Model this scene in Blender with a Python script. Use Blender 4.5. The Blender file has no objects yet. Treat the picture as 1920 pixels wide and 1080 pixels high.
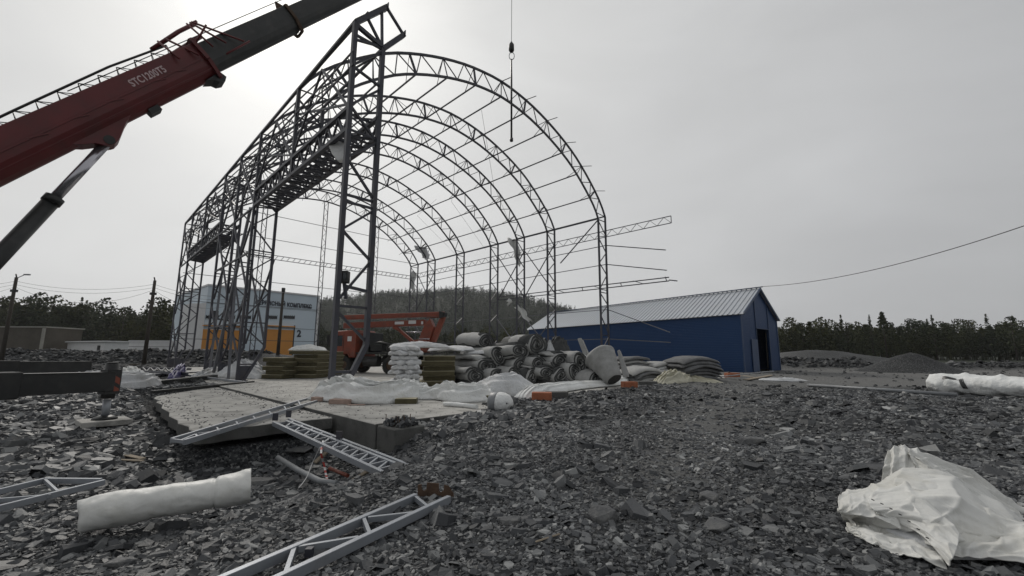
import bpy, bmesh, math, random
import numpy as np
from mathutils import Vector, Matrix
R_ = math.radians
sc = bpy.context.scene
COL = sc.collection

# ------------------------------------------------------------------ camera, sky, sun, exposure
CH = 1.5                     # camera height above the slab top (z = 0)
FPX, PITCH, ROLL = 795.4, .1524, .0046
cam = bpy.data.cameras.new('camera'); camo = bpy.data.objects.new('camera', cam); COL.objects.link(camo)
cam.sensor_width = 36; cam.lens = FPX / 1920 * 36; cam.clip_end = 6000; cam.clip_start = .05
camo.matrix_world = (Matrix.Translation((0, 0, CH)) @ Matrix.Rotation(math.pi / 2 + PITCH, 4, 'X') @ Matrix.Rotation(ROLL, 4, 'Z'))
sc.camera = camo
SUN_EL, SUN_AZ = R_(39), R_(-31)          # azimuth from +Y towards +X
SD = Vector((math.sin(SUN_AZ) * math.cos(SUN_EL), math.cos(SUN_AZ) * math.cos(SUN_EL), math.sin(SUN_EL)))
sun = bpy.data.lights.new('sun', 'SUN'); suno = bpy.data.objects.new('sun', sun); COL.objects.link(suno)
sun.energy = 1.4; sun.angle = R_(11); sun.color = (1, .95, .88)
suno.rotation_euler = (-SD).to_track_quat('-Z', 'Y').to_euler()
sc.view_settings.view_transform = 'Standard'; sc.view_settings.look = 'None'
sc.view_settings.exposure = 0; sc.view_settings.gamma = 1
w = bpy.data.worlds.new('World'); sc.world = w; w.use_nodes = True
nt = w.node_tree; nt.nodes.clear(); N = nt.nodes.new; LK = nt.links.new
out = N('ShaderNodeOutputWorld'); bg = N('ShaderNodeBackground'); bg.inputs[1].default_value = .1
sky = N('ShaderNodeTexSky'); sky.sky_type = 'NISHITA'; sky.sun_disc = False
sky.sun_elevation = SUN_EL; sky.sun_rotation = SUN_AZ; sky.dust_density = 4; sky.air_density = 1
hs = N('ShaderNodeHueSaturation'); hs.inputs['Saturation'].default_value = .08; LK(sky.outputs[0], hs.inputs['Color'])
tc = N('ShaderNodeTexCoord')
dot = N('ShaderNodeVectorMath'); dot.operation = 'DOT_PRODUCT'; dot.inputs[1].default_value = SD; LK(tc.outputs['Generated'], dot.inputs[0])
gl = N('ShaderNodeValToRGB'); LK(dot.outputs['Value'], gl.inputs[0])
cr = gl.color_ramp; cr.elements[0].position = 0; cr.elements[0].color = (.40, .41, .42, 1)
cr.elements[1].position = 1; cr.elements[1].color = (.95, .93, .86, 1)
for p_, c_ in ((.35, (.47, .477, .487, 1)), (.75, (.575, .58, .583, 1)), (.93, (.635, .637, .63, 1)), (.985, (.72, .715, .69, 1))):
    e = cr.elements.new(p_); e.color = c_
mp = N('ShaderNodeMapping'); mp.inputs['Scale'].default_value = (1.2, 1.2, 3.2); LK(tc.outputs['Generated'], mp.inputs[0])
nz = N('ShaderNodeTexNoise'); nz.inputs['Scale'].default_value = 1.6; nz.inputs['Detail'].default_value = 5; nz.inputs['Distortion'].default_value = .6; LK(mp.outputs[0], nz.inputs[0])
mr = N('ShaderNodeMapRange'); mr.inputs[1].default_value = .3; mr.inputs[2].default_value = .7; mr.inputs[3].default_value = 9.9; mr.inputs[4].default_value = 11.5; LK(nz.outputs[0], mr.inputs[0])
sep = N('ShaderNodeSeparateXYZ'); LK(tc.outputs['Generated'], sep.inputs[0])
ml = N('ShaderNodeVectorMath'); ml.operation = 'SCALE'; LK(gl.outputs[0], ml.inputs[0]); LK(mr.outputs[0], ml.inputs['Scale'])
mx = N('ShaderNodeMix'); mx.data_type = 'RGBA'; mx.inputs[0].default_value = .08
LK(ml.outputs[0], mx.inputs[6]); LK(hs.outputs[0], mx.inputs[7]); LK(mx.outputs[2], bg.inputs[0]); LK(bg.outputs[0], out.inputs[0])
sc.render.engine = 'CYCLES'

# ------------------------------------------------------------------ points from the picture
def ray(u, v):
    dx, dy = u - 960, v - 540
    X = dx * math.cos(ROLL) + dy * math.sin(ROLL); Y = -dx * math.sin(ROLL) + dy * math.cos(ROLL)
    X /= FPX; Y /= -FPX
    return Vector((X, math.cos(PITCH) - Y * math.sin(PITCH), math.sin(PITCH) + Y * math.cos(PITCH)))
def G(u, v, z=0.): d = ray(u, v); return Vector((0, 0, CH)) + d * ((z - CH) / d.z)
def D(u, v, Y): d = ray(u, v); return Vector((0, 0, CH)) + d * (Y / d.y)
HA = .7909
HL = Vector((-math.sin(HA), math.cos(HA), 0)); HT = Vector((math.cos(HA), math.sin(HA), 0))
HP = Vector((-5.892, 14.171, 0)); HW = 26.17; HE = 13.69
HS = [0, 5.82, 11.67, 15.78, 19.85, 25.9, 32.0, 36.08]
def hp(s, wv, z): return HP + HL * s + HT * wv + Vector((0, 0, z))

# ------------------------------------------------------------------ helpers
def tag(o, label=None, cat=None, group=None, kind=None):
    for k, v_ in (('label', label), ('category', cat), ('group', group), ('kind', kind)):
        if v_: o[k] = v_
    return o
def root(name, loc, label, cat, group=None, rz=0):
    o = bpy.data.objects.new(name, None); COL.objects.link(o); o.location = loc; o.rotation_euler.z = rz
    o.empty_display_size = .2
    return tag(o, label, cat, group)
def wloc(o):
    v_ = Vector((0, 0, 0))
    while o: v_ += o.location; o = o.parent
    return v_
def frame_for(p, q, up=None):
    d = (q - p); ln = d.length; d = d / ln
    up = Vector(up) if up is not None else Vector((0, 0, 1))
    if abs(d.dot(up)) > .99: up = Vector((1, 0, 0)) if abs(d.x) < .9 else Vector((0, 1, 0))
    x = d.cross(up).normalized(); z = x.cross(d).normalized()
    return x, z, d, ln
class MB:
    def __init__(s): s.v = []; s.f = []; s.m = []; s.cm = 0; s.sm = []
    def add(s, vs, fs, smooth=False):
        n = len(s.v); s.v += [tuple(a) for a in vs]; s.f += [[i + n for i in f] for f in fs]
        s.m += [s.cm] * len(fs); s.sm += [smooth] * len(fs); return s
    def box(s, c, size, ax=None):
        c = Vector(c); hx, hy, hz = [a / 2 for a in size]
        X, Y, Z = ax or (Vector((1, 0, 0)), Vector((0, 1, 0)), Vector((0, 0, 1)))
        vs = [c + X * hx * i + Y * hy * j + Z * hz * k for k in (-1, 1) for j in (-1, 1) for i in (-1, 1)]
        return s.add(vs, [(0, 2, 3, 1), (4, 5, 7, 6), (0, 1, 5, 4), (2, 6, 7, 3), (0, 4, 6, 2), (1, 3, 7, 5)])
    def beam(s, p, q, wd, h=None, up=None):
        p, q = Vector(p), Vector(q); h = h or wd; x, z, d, ln = frame_for(p, q, up)
        return s.box((p + q) / 2, (wd, ln, h), (x, d, z))
    def angle(s, p, q, wd, up=None):      # open L profile
        p, q = Vector(p), Vector(q); x, z, d, ln = frame_for(p, q, up); t = wd * .14
        s.box((p + q) / 2 + z * (t / 2 - wd / 2), (wd, ln, t), (x, d, z))
        return s.box((p + q) / 2 + x * (t / 2 - wd / 2) + z * (t / 2), (t, ln, wd - t), (x, d, z))
    def tube(s, pts, r, n=8, cap=True, smooth=True):
        pts = [Vector(a) for a in pts]; rs = r if isinstance(r, (list, tuple)) else [r] * len(pts)
        vs = []; px = None
        for i, p in enumerate(pts):
            d = (pts[min(i + 1, len(pts) - 1)] - pts[max(i - 1, 0)]).normalized()
            if px is None:
                x = d.cross(Vector((0, 0, 1)));  x = x if x.length > 1e-3 else Vector((1, 0, 0))
            else: x = px - d * px.dot(d)
            x.normalize(); px = x; z = x.cross(d)
            vs += [p + x * math.cos(2 * math.pi * k / n) * rs[i] + z * math.sin(2 * math.pi * k / n) * rs[i] for k in range(n)]
        fs = []
        for i in range(len(pts) - 1):
            for k in range(n):
                a = i * n + k; b = i * n + (k + 1) % n; fs.append((a, a + n, b + n, b))
        s.add(vs, fs, smooth)
        if cap:
            m = len(s.v) - len(vs); L = (len(pts) - 1) * n
            s.f += [[m + k for k in range(n)], [m + L + k for k in reversed(range(n))]]; s.m += [s.cm] * 2; s.sm += [False] * 2
        return s
    def prism(s, poly, off):              # closed polygon extruded by vector
        poly = [Vector(a) for a in poly]; off = Vector(off); n = len(poly)
        return s.add(poly + [a + off for a in poly], [list(range(n - 1, -1, -1)), list(range(n, 2 * n))] + [(k, (k + 1) % n, (k + 1) % n + n, k + n) for k in range(n)])
    def grid(s, P, smooth=True, closed=False):   # P[i][j]
        a, b = len(P), len(P[0]); vs = [p for row in P for p in row]; fs = []
        for i in range(a - 1):
            for j in range(b if closed else b - 1):
                j2 = (j + 1) % b; fs.append((i * b + j, i * b + j2, (i + 1) * b + j2, (i + 1) * b + j))
        return s.add(vs, fs, smooth)
    def build(s, name, mats, parent=None, bevel=0, solid=0, seg=1, hang=None):
        me = bpy.data.meshes.new(name); off = wloc(parent) if parent else Vector((0, 0, 0))
        o_ = None
        if hang is not None: off = off * 0 + Vector(hang)
        vs = [(a[0] - off.x, a[1] - off.y, a[2] - off.z) for a in s.v]
        me.from_pydata(vs, [], s.f); me.update()
        for m_ in (mats if isinstance(mats, (list, tuple)) else [mats]): me.materials.append(m_)
        me.polygons.foreach_set('material_index', s.m); me.polygons.foreach_set('use_smooth', s.sm); me.validate()
        o = bpy.data.objects.new(name, me); COL.objects.link(o)
        if parent: o.parent = parent
        if hang is not None: o.location = hang
        if bevel:
            b = o.modifiers.new('bevel', 'BEVEL'); b.width = bevel; b.segments = seg; b.limit_method = 'ANGLE'
        if solid:
            b = o.modifiers.new('thick', 'SOLIDIFY'); b.thickness = solid; b.offset = -1
        return o
def part(name, m_, parent, fn, **k):
    b = MB(); fn(b); return b.build(name, m_, parent, **k)
def copy_tree(o, parent=None):
    c = o.copy(); COL.objects.link(c); c.parent = parent
    for ch in [x for x in bpy.data.objects if x.parent == o]: copy_tree(ch, c)
    return c
rnd = random.Random(7)
# value noise (numpy)
def _h(ix, iy, s): 
    n = (ix.astype(np.int64) * 374761393 + iy.astype(np.int64) * 668265263 + s * 974711) & 0xffffffff
    n = ((n ^ (n >> 13)) * 1274126177) & 0xffffffff
    return ((n ^ (n >> 16)) & 0xffff) / 65535.
def vn(x, y, s=0):
    x = np.asarray(x, float); y = np.asarray(y, float); ix, iy = np.floor(x), np.floor(y); fx, fy = x - ix, y - iy
    fx = fx * fx * (3 - 2 * fx); fy = fy * fy * (3 - 2 * fy)
    return (_h(ix, iy, s) * (1 - fx) + _h(ix + 1, iy, s) * fx) * (1 - fy) + (_h(ix, iy + 1, s) * (1 - fx) + _h(ix + 1, iy + 1, s) * fx) * fy
def fbm(x, y, s=0, o=4):
    t = 0; a = .5
    for k in range(o): t = t + a * (vn(x * 2 ** k, y * 2 ** k, s + k) * 2 - 1); a *= .5
    return t
def ss(a, b, x): t = np.clip((x - a) / (b - a), 0, 1); return t * t * (3 - 2 * t)

# ------------------------------------------------------------------ materials
def mat(name, col, rough=.6, metal=0., var=.2, scale=3., bump=0., bscale=30., col2=None, spec=.5, dirt=None, dscale=1.5, damt=.5, sheen=0):
    m = bpy.data.materials.new(name); m.use_nodes = True; t = m.node_tree; n = t.nodes; l = t.links; b = n['Principled BSDF']
    b.inputs['Roughness'].default_value = rough; b.inputs['Metallic'].default_value = metal; b.inputs['Specular IOR Level'].default_value = spec
    if sheen: b.inputs['Sheen Weight'].default_value = sheen
    tcn = n.new('ShaderNodeTexCoord'); z = n.new('ShaderNodeTexNoise'); z.inputs['Scale'].default_value = scale; z.inputs['Detail'].default_value = 6; z.inputs['Roughness'].default_value = .6
    l.new(tcn.outputs['Object'], z.inputs[0])
    r = n.new('ShaderNodeMapRange'); r.inputs[1].default_value = .3; r.inputs[2].default_value = .7; l.new(z.outputs[0], r.inputs[0])
    mm = n.new('ShaderNodeMix'); mm.data_type = 'RGBA'; l.new(r.outputs[0], mm.inputs[0])
    c2 = col2 or [min(1, c * (1 + var)) for c in col]
    mm.inputs[6].default_value = (*[c * (1 - (0 if col2 else var)) for c in col], 1); mm.inputs[7].default_value = (*c2, 1)
    last = mm.outputs[2]
    if dirt:
        z2 = n.new('ShaderNodeTexNoise'); z2.inputs['Scale'].default_value = dscale; z2.inputs['Detail'].default_value = 8; z2.inputs['Roughness'].default_value = .7; l.new(tcn.outputs['Object'], z2.inputs[0])
        r2 = n.new('ShaderNodeMapRange'); r2.inputs[1].default_value = .48; r2.inputs[2].default_value = .68; r2.inputs[4].default_value = damt; l.new(z2.outputs[0], r2.inputs[0])
        m2 = n.new('ShaderNodeMix'); m2.data_type = 'RGBA'; l.new(r2.outputs[0], m2.inputs[0]); l.new(last, m2.inputs[6]); m2.inputs[7].default_value = (*dirt, 1); last = m2.outputs[2]
    l.new(last, b.inputs['Base Color'])
    if bump:
        z3 = n.new('ShaderNodeTexNoise'); z3.inputs['Scale'].default_value = bscale; z3.inputs['Detail'].default_value = 6; l.new(tcn.outputs['Object'], z3.inputs[0])
        bp = n.new('ShaderNodeBump'); bp.inputs['Strength'].default_value = bump; bp.inputs['Distance'].default_value = .02; l.new(z3.outputs[0], bp.inputs['Height']); l.new(bp.outputs[0], b.inputs['Normal'])
    return m
M = {}
M['steel'] = mat('grey_steel_paint', (.048, .05, .064), .5, .1, .25, 2, .1, 40, dirt=(.06, .045, .035), dscale=2, damt=.5)
M['steel_light'] = mat('light_grey_steel', (.12, .125, .14), .5, .1, .15, 2, .1, 40, dirt=(.12, .1, .085), damt=.4)
M['galv'] = mat('galvanised_steel', (.30, .32, .35), .42, .35, .12, 3, .05, 60, dirt=(.16, .15, .14), damt=.5)
M['rust'] = mat('rusty_steel', (.09, .055, .035), .8, .1, .35, 5, .3, 40)
M['black'] = mat('black_paint', (.012, .013, .013), .45, 0, .3, 3, .1, 30, dirt=(.05, .045, .04), dscale=3, damt=.3)
M['red'] = mat('red_crane_paint', (.115, .011, .012), .42, 0, .2, 1.5, .05, 20, dirt=(.06, .02, .018), dscale=2, damt=.45)
M['dgrey'] = mat('dark_boom_grey', (.035, .036, .035), .45, .1, .2, 1.5, .05, 20, dirt=(.09, .085, .075), dscale=2.5, damt=.35)
M['chrome'] = mat('cylinder_rod', (.45, .44, .47), .22, .9, .05, 5)
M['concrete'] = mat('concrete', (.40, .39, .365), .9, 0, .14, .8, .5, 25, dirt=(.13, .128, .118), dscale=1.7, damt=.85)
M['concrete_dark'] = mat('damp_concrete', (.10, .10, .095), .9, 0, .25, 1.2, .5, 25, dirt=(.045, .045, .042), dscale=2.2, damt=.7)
M['white_fab'] = mat('white_membrane', (.74, .75, .74), .75, 0, .04, 1.5, .15, 9, dirt=(.52, .51, .47), dscale=1.2, damt=.45)
M['white_dirty'] = mat('dusty_white_membrane', (.58, .59, .60), .75, 0, .08, 1.5, .15, 9, dirt=(.36, .35, .33), dscale=1.4, damt=.7)
M['cream'] = mat('cream_membrane', (.50, .48, .38), .6, 0, .06, 1.5, .1, 9)
M['grey_fab'] = mat('grey_insulation_fabric', (.32, .322, .315), .75, 0, .14, 2, .3, 14, dirt=(.17, .17, .165), damt=.5)
M['dark_fab'] = mat('charcoal_fabric_face', (.05, .052, .052), .8, 0, .3, 4, .3, 20)
M['blanket'] = mat('grey_blanket_fabric', (.13, .132, .135), .8, 0, .3, 4, .3, 20, dirt=(.07, .07, .07), damt=.6)
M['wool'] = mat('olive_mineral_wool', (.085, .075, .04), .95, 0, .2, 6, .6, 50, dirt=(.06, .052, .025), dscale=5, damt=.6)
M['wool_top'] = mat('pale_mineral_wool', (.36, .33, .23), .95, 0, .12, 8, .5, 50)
M['orange'] = mat('orange_truck_paint', (.21, .045, .022), .45, 0, .2, 2, .05, 20, dirt=(.10, .055, .04), dscale=2.5, damt=.5)
M['rubber'] = mat('tyre_rubber', (.022, .022, .021), .85, 0, .2, 8, .3, 40, dirt=(.07, .065, .055), damt=.4)
M['glass'] = mat('dark_glass', (.02, .025, .03), .08, 0, .1, 1)
M['white'] = mat('white_paint', (.6, .6, .6), .5, 0, .05, 2)
M['text_pink'] = mat('faded_white_lettering', (.55, .42, .42), .5, 0, .2, 8)
M['pipe'] = mat('grey_plastic_pipe', (.22, .23, .24), .45, 0, .1, 3)
M['brick'] = mat('orange_brick', (.34, .12, .06), .85, 0, .18, 6, .4, 40)
M['pinkboard'] = mat('pinkish_board', (.33, .24, .2), .85, 0, .15, 4, .3, 30)
M['wood'] = mat('weathered_wood', (.24, .20, .15), .85, 0, .25, 6, .4, 30)
M['pole'] = mat('dark_wooden_pole', (.05, .043, .035), .9, 0, .2, 5, .3, 20)
M['purple'] = mat('purple_film', (.05, .04, .18), .35, 0, .2, 4)
M['trim'] = mat('blue_gable_trim', (.03, .06, .13), .5, 0, .15, 2)
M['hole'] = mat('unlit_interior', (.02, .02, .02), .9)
M['tape_red'] = mat('warning_tape_red', (.4, .04, .03), .5, 0, .1, 4)
M['roof_white'] = mat('pale_sheet_roof', (.6, .6, .6), .5, 0, .06, 1)
M['dryplaster'] = mat('weathered_plaster', (.30, .29, .26), .9, 0, .15, .5)
M['reddirt'] = mat('brown_panel', (.075, .065, .052), .9, 0, .25, .4)

def ribbed(name, col, axis_scale, horizontal=True, rough=.45, metal=.3, dark=.75, dirt=.3):
    m = mat(name, col, rough, metal, .08, .6, 0, 1, dirt=[c * .6 for c in col], dscale=.6, damt=dirt)
    t = m.node_tree; n = t.nodes; l = t.links; b = n['Principled BSDF']
    tcn = n.new('ShaderNodeTexCoord'); wv = n.new('ShaderNodeTexWave'); wv.wave_type = 'BANDS'; wv.bands_direction = 'Z' if horizontal else 'X'
    wv.inputs['Scale'].default_value = axis_scale; wv.wave_profile = 'SAW'; l.new(tcn.outputs['UV'] if not horizontal else tcn.outputs['Object'], wv.inputs[0])
    bp = n.new('ShaderNodeBump'); bp.inputs['Strength'].default_value = .8; bp.inputs['Distance'].default_value = .02
    l.new(wv.outputs[0], bp.inputs['Height']); l.new(bp.outputs[0], b.inputs['Normal'])
    return m
M['blue'] = ribbed('blue_horizontal_siding', (.014, .052, .15), 2.2)
M['fac'] = mat('pale_blue_facade_panel', (.54, .62, .68), .5, 0, .04, .2, dirt=(.46, .54, .60), dscale=.15, damt=.4)
M['gate'] = ribbed('orange_sectional_gate', (.60, .27, .06), .6, dirt=.15)
M['roof_met'] = mat('galvanised_roof_sheet', (.42, .445, .48), .38, .35, .06, .5, dirt=(.3, .3, .3), dscale=.5, damt=.4)

def crumple(m, sc_=5, st=.5, dist=.05):
    t = m.node_tree; n = t.nodes; l = t.links; b = n['Principled BSDF']; tcn = n.new('ShaderNodeTexCoord')
    z = n.new('ShaderNodeTexNoise'); z.inputs['Scale'].default_value = sc_ * .6; z.inputs['Detail'].default_value = 3; l.new(tcn.outputs['Object'], z.inputs[0])
    ad = n.new('ShaderNodeVectorMath'); ad.operation = 'MULTIPLY_ADD'; l.new(z.outputs['Color'], ad.inputs[0]); ad.inputs[1].default_value = (.45, .45, .45); l.new(tcn.outputs['Object'], ad.inputs[2])
    prev = b.inputs['Normal'].links[0].from_socket if b.inputs['Normal'].links else None
    for k, (s_, a_) in enumerate(((sc_, st), (sc_ * 2.3, st * .6))):
        v = n.new('ShaderNodeTexVoronoi'); v.feature = 'F1'; v.distance = 'MANHATTAN'; v.inputs['Scale'].default_value = s_; l.new(ad.outputs[0], v.inputs[0])
        bp = n.new('ShaderNodeBump'); bp.inputs['Strength'].default_value = a_; bp.inputs['Distance'].default_value = dist / (k + 1); l.new(v.outputs['Distance'], bp.inputs['Height'])
        if prev: l.new(prev, bp.inputs['Normal'])
        prev = bp.outputs[0]
    l.new(prev, b.inputs['Normal'])
for k_ in ('white_fab', 'white_dirty', 'cream'): crumple(M[k_], 7, .38, .035)
M['tarp'] = mat('foreground_white_tarp', (.64, .64, .615), .5, 0, .04, 2, .1, 12, dirt=(.42, .40, .33), dscale=1.6, damt=.5); crumple(M['tarp'], 7, .16, .02)
def gravel_mat(stones, lo=.6, hi=1.1, ro=.54):
    m = bpy.data.materials.new('slate_stones' if stones else 'slate_ground'); m.use_nodes = True; t = m.node_tree; n = t.nodes; l = t.links; b = n['Principled BSDF']
    b.inputs['Roughness'].default_value = ro if stones else .85; b.inputs['Specular IOR Level'].default_value = .5 if stones else .2
    tcn = n.new('ShaderNodeTexCoord')
    if stones:
        g = n.new('ShaderNodeNewGeometry'); src = g.outputs['Random Per Island']
    else:
        vo = n.new('ShaderNodeTexVoronoi'); vo.inputs['Scale'].default_value = 26; l.new(tcn.outputs['Object'], vo.inputs[0])
        sp = n.new('ShaderNodeSeparateColor'); l.new(vo.outputs['Color'], sp.inputs[0]); src = sp.outputs[0]
    rp = n.new('ShaderNodeValToRGB'); l.new(src, rp.inputs[0]); c = rp.color_ramp
    c.elements[0].position = 0; c.elements[0].color = (.018, .02, .023, 1); c.elements[1].position = 1; c.elements[1].color = (.34, .345, .34, 1)
    for p_, q_ in ((.25, (.04, .043, .048, 1)), (.5, (.078, .082, .088, 1)), (.78, (.125, .13, .134, 1)), (.93, (.21, .215, .215, 1))):
        e = c.elements.new(p_); e.color = q_
    z = n.new('ShaderNodeTexNoise'); z.inputs['Scale'].default_value = .35; z.inputs['Detail'].default_value = 6; l.new(tcn.outputs['Object'], z.inputs[0])
    r = n.new('ShaderNodeMapRange'); r.inputs[1].default_value = .35; r.inputs[2].default_value = .65; r.inputs[3].default_value = lo if stones else .4; r.inputs[4].default_value = hi if stones else .6; l.new(z.outputs[0], r.inputs[0])
    mu = n.new('ShaderNodeVectorMath'); mu.operation = 'SCALE'; l.new(rp.outputs[0], mu.inputs[0]); l.new(r.outputs[0], mu.inputs['Scale'])
    last = mu.outputs[0]
    if not stones:
        at = n.new('ShaderNodeAttribute'); at.attribute_name = 'road'
        mm = n.new('ShaderNodeMix'); mm.data_type = 'RGBA'; l.new(at.outputs['Fac'], mm.inputs[0]); l.new(last, mm.inputs[6]); mm.inputs[7].default_value = (.14, .14, .137, 1); last = mm.outputs[2]
        at2 = n.new('ShaderNodeAttribute'); at2.attribute_name = 'wood'
        m3 = n.new('ShaderNodeMix'); m3.data_type = 'RGBA'; l.new(at2.outputs['Fac'], m3.inputs[0]); l.new(last, m3.inputs[6]); m3.inputs[7].default_value = (.02, .025, .016, 1); last = m3.outputs[2]
        vd = n.new('ShaderNodeBump'); vd.inputs['Strength'].default_value = .8; vd.inputs['Distance'].default_value = .03; l.new(vo.outputs['Distance'], vd.inputs['Height']); vd.invert = True
        z2 = n.new('ShaderNodeTexNoise'); z2.inputs['Scale'].default_value = 5; z2.inputs['Detail'].default_value = 10; z2.inputs['Roughness'].default_value = .7; l.new(tcn.outputs['Object'], z2.inputs[0])
        v2 = n.new('ShaderNodeBump'); v2.inputs['Strength'].default_value = .7; v2.inputs['Distance'].default_value = .12; l.new(z2.outputs[0], v2.inputs['Height']); l.new(vd.outputs[0], v2.inputs['Normal']); l.new(v2.outputs[0], b.inputs['Normal'])
    else:
        z2 = n.new('ShaderNodeTexNoise'); z2.inputs['Scale'].default_value = 60; z2.inputs['Detail'].default_value = 4; l.new(tcn.outputs['Object'], z2.inputs[0])
        v2 = n.new('ShaderNodeBump'); v2.inputs['Strength'].default_value = .35; v2.inputs['Distance'].default_value = .01; l.new(z2.outputs[0], v2.inputs['Height']); l.new(v2.outputs[0], b.inputs['Normal'])
    l.new(last, b.inputs['Base Color'])
    return m
M['ground'] = gravel_mat(False); M['stones'] = gravel_mat(True); M['rubble'] = gravel_mat(True, .35, .6, .8)
def foliage_mat(name, c0, c1):
    m = bpy.data.materials.new(name); m.use_nodes = True; t = m.node_tree; n = t.nodes; l = t.links; b = n['Principled BSDF']; b.inputs['Roughness'].default_value = .8
    b.inputs['Specular IOR Level'].default_value = .2
    g = n.new('ShaderNodeNewGeometry'); rp = n.new('ShaderNodeValToRGB'); l.new(g.outputs['Random Per Island'], rp.inputs[0])
    rp.color_ramp.elements[0].color = (*c0, 1); rp.color_ramp.elements[1].color = (*c1, 1)
    tcn = n.new('ShaderNodeTexCoord'); z = n.new('ShaderNodeTexNoise'); z.inputs['Scale'].default_value = .06; z.inputs['Detail'].default_value = 3; l.new(tcn.outputs['Object'], z.inputs[0])
    r = n.new('ShaderNodeMapRange'); r.inputs[1].default_value = .4; r.inputs[2].default_value = .65; l.new(z.outputs[0], r.inputs[0])
    mm = n.new('ShaderNodeMix'); mm.data_type = 'RGBA'; l.new(r.outputs[0], mm.inputs[0]); l.new(rp.outputs[0], mm.inputs[6])
    m2 = n.new('ShaderNodeVectorMath'); m2.operation = 'MULTIPLY'; m2.inputs[1].default_value = (1.6, 1.3, .75); l.new(rp.outputs[0], m2.inputs[0]); l.new(m2.outputs[0], mm.inputs[7])
    l.new(mm.outputs[2], b.inputs['Base Color']); return m
M['leaf'] = foliage_mat('mixed_forest_foliage', (.022, .032, .019), (.042, .052, .026))
M['leaf_far'] = foliage_mat('dark_hill_foliage', (.007, .018, .012), (.016, .032, .02))
M['bark'] = mat('dark_bark', (.05, .04, .032), .9, 0, .2, 3)

# ------------------------------------------------------------------ terrain
def sw(x, y):
    dx = x - HP.x; dy = y - HP.y
    return dx * HL.x + dy * HL.y, dx * HT.x + dy * HT.y
SLAB_F = -5.55; SLAB_W = -1.32
def tz(x, y):
    x = np.asarray(x, float); y = np.asarray(y, float); s, wv = sw(x, y)
    r = np.hypot(x, y)
    z = .01 + .10 * fbm(x * .3, y * .3, 1, 3) * ss(1, 6, r) + .05 * fbm(x * 1.3 + 5, y * 1.3, 5, 3)
    z = z + .12 * fbm(x * .12, y * .12, 17, 2) * ss(14, 30, r)
    left = ss(.8, 4.5, -x) * (1 - ss(9.5 + 3 * ss(6, 9, -x), 14 + 4 * ss(6, 9, -x), y))
    z = z - .38 * left
    z = z - .09 * np.exp(-((x - 4.1) / 1.5) ** 4 - ((y - 4.1) / 1.1) ** 4) - .05 * np.exp(-((x + 1.0) / 1.1) ** 4 - ((y - 3.9) / 1.2) ** 4)
    z = z - .55 * np.exp(-((s + 5.6) / 2.6) ** 4 - ((wv + 3.0) / 2.0) ** 4)
    z = z + .10 * np.exp(-((s + 7.2) / 1.0) ** 2 - ((wv - 4.6) / 4.) ** 2)
    ins = ss(SLAB_F - .05, SLAB_F + .15, s) * ss(SLAB_W - .02, SLAB_W + .12, wv) * (1 - ss(26.5, 28, wv)) * (1 - ss(37, 39, s))
    keep = ss(2.0, 3.2, wv) * (1 - ss(-4.6, -4.2, s))
    z = z * (1 - ins * (1 - keep)) + (-.3) * ins * (1 - keep)
    z = np.where((keep > .3) & (ins > .5), np.maximum(z, .05), z)
    ap = ss(-3.75, -3.5, s) * (1 - ss(8.6, 8.9, s)) * ss(-4.2, -4.0, wv) * (1 - ss(-1.5, -1.3, wv))
    z = z * (1 - ap) - .45 * ap
    # rubble banks
    nb = fbm(x * .8, y * .8, 9, 4)
    bl = np.exp(-((y - 47 - 1.5 * fbm(x * .05, x * 0, 3, 2)) / 2.6) ** 2) * ss(13, 17, -x)
    z = z + bl * (1.5 + .16 * nb)
    br = np.exp(-((y - 45) / 2.4) ** 2) * ss(22, 26, x)
    z = z + br * (np.interp(x, [24, 26, 36, 38, 41, 70], [.9, 1.0, .9, .4, .5, .75]) + .2 * nb)
    br2 = np.exp(-((y - 75) / 9.) ** 2) * np.exp(-((x - 53) / 11.) ** 2); z = z + 2.3 * br2
    hc = np.interp(x, [-900, -560, -400, -315, -227, -157, -79, -17, 35, 96, 170, 260, 400], [22, 28, 48, 70, 82, 87, 92, 88, 76, 60, 40, 22, 8])
    z = z + hc * ss(330, 700, y) * (1 - .3 * ss(760, 1300, y)) * (1 + .05 * fbm(x * .01, y * .01, 21, 3))
    return z
def road(x, y):
    return np.clip(ss(17, 22, y) * ss(5, 10, x) * (1 - ss(40, 44, y)) + .85 * np.exp(-((x - .7 - (y - 3.2) * .56) / (.7 + .09 * y)) ** 2) * ss(2.5, 6, y), 0, 1)
def mesh_np(name, V, F, m, parent=None, smooth=False, attr=None):
    me = bpy.data.meshes.new(name); nv, nf, k = len(V), len(F), F.shape[1]
    me.vertices.add(nv); me.vertices.foreach_set('co', np.ascontiguousarray(V, dtype=np.float32).ravel())
    me.loops.add(nf * k); me.loops.foreach_set('vertex_index', F.ravel().astype(np.int32))
    me.polygons.add(nf); me.polygons.foreach_set('loop_start', (np.arange(nf) * k).astype(np.int32)); me.polygons.foreach_set('loop_total', np.full(nf, k, np.int32))
    me.polygons.foreach_set('use_smooth', np.full(nf, smooth))
    me.update(calc_edges=True)
    if attr is not None:
        a = me.attributes.new(attr[0], 'FLOAT', 'POINT'); a.data.foreach_set('value', attr[1].astype(np.float32))
    me.materials.append(m); me.validate()
    o = bpy.data.objects.new(name, me); COL.objects.link(o)
    if parent: o.parent = parent
    return o
n_ = 440; uu = np.linspace(-1, 1, n_); kk = 6.6; gx = np.sinh(kk * uu) * 1600 / np.sinh(kk); gy = gx + 7
XX, YY = np.meshgrid(gx, gy); ZZ = tz(XX, YY)
idx = np.arange(n_ * n_).reshape(n_, n_)
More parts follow.
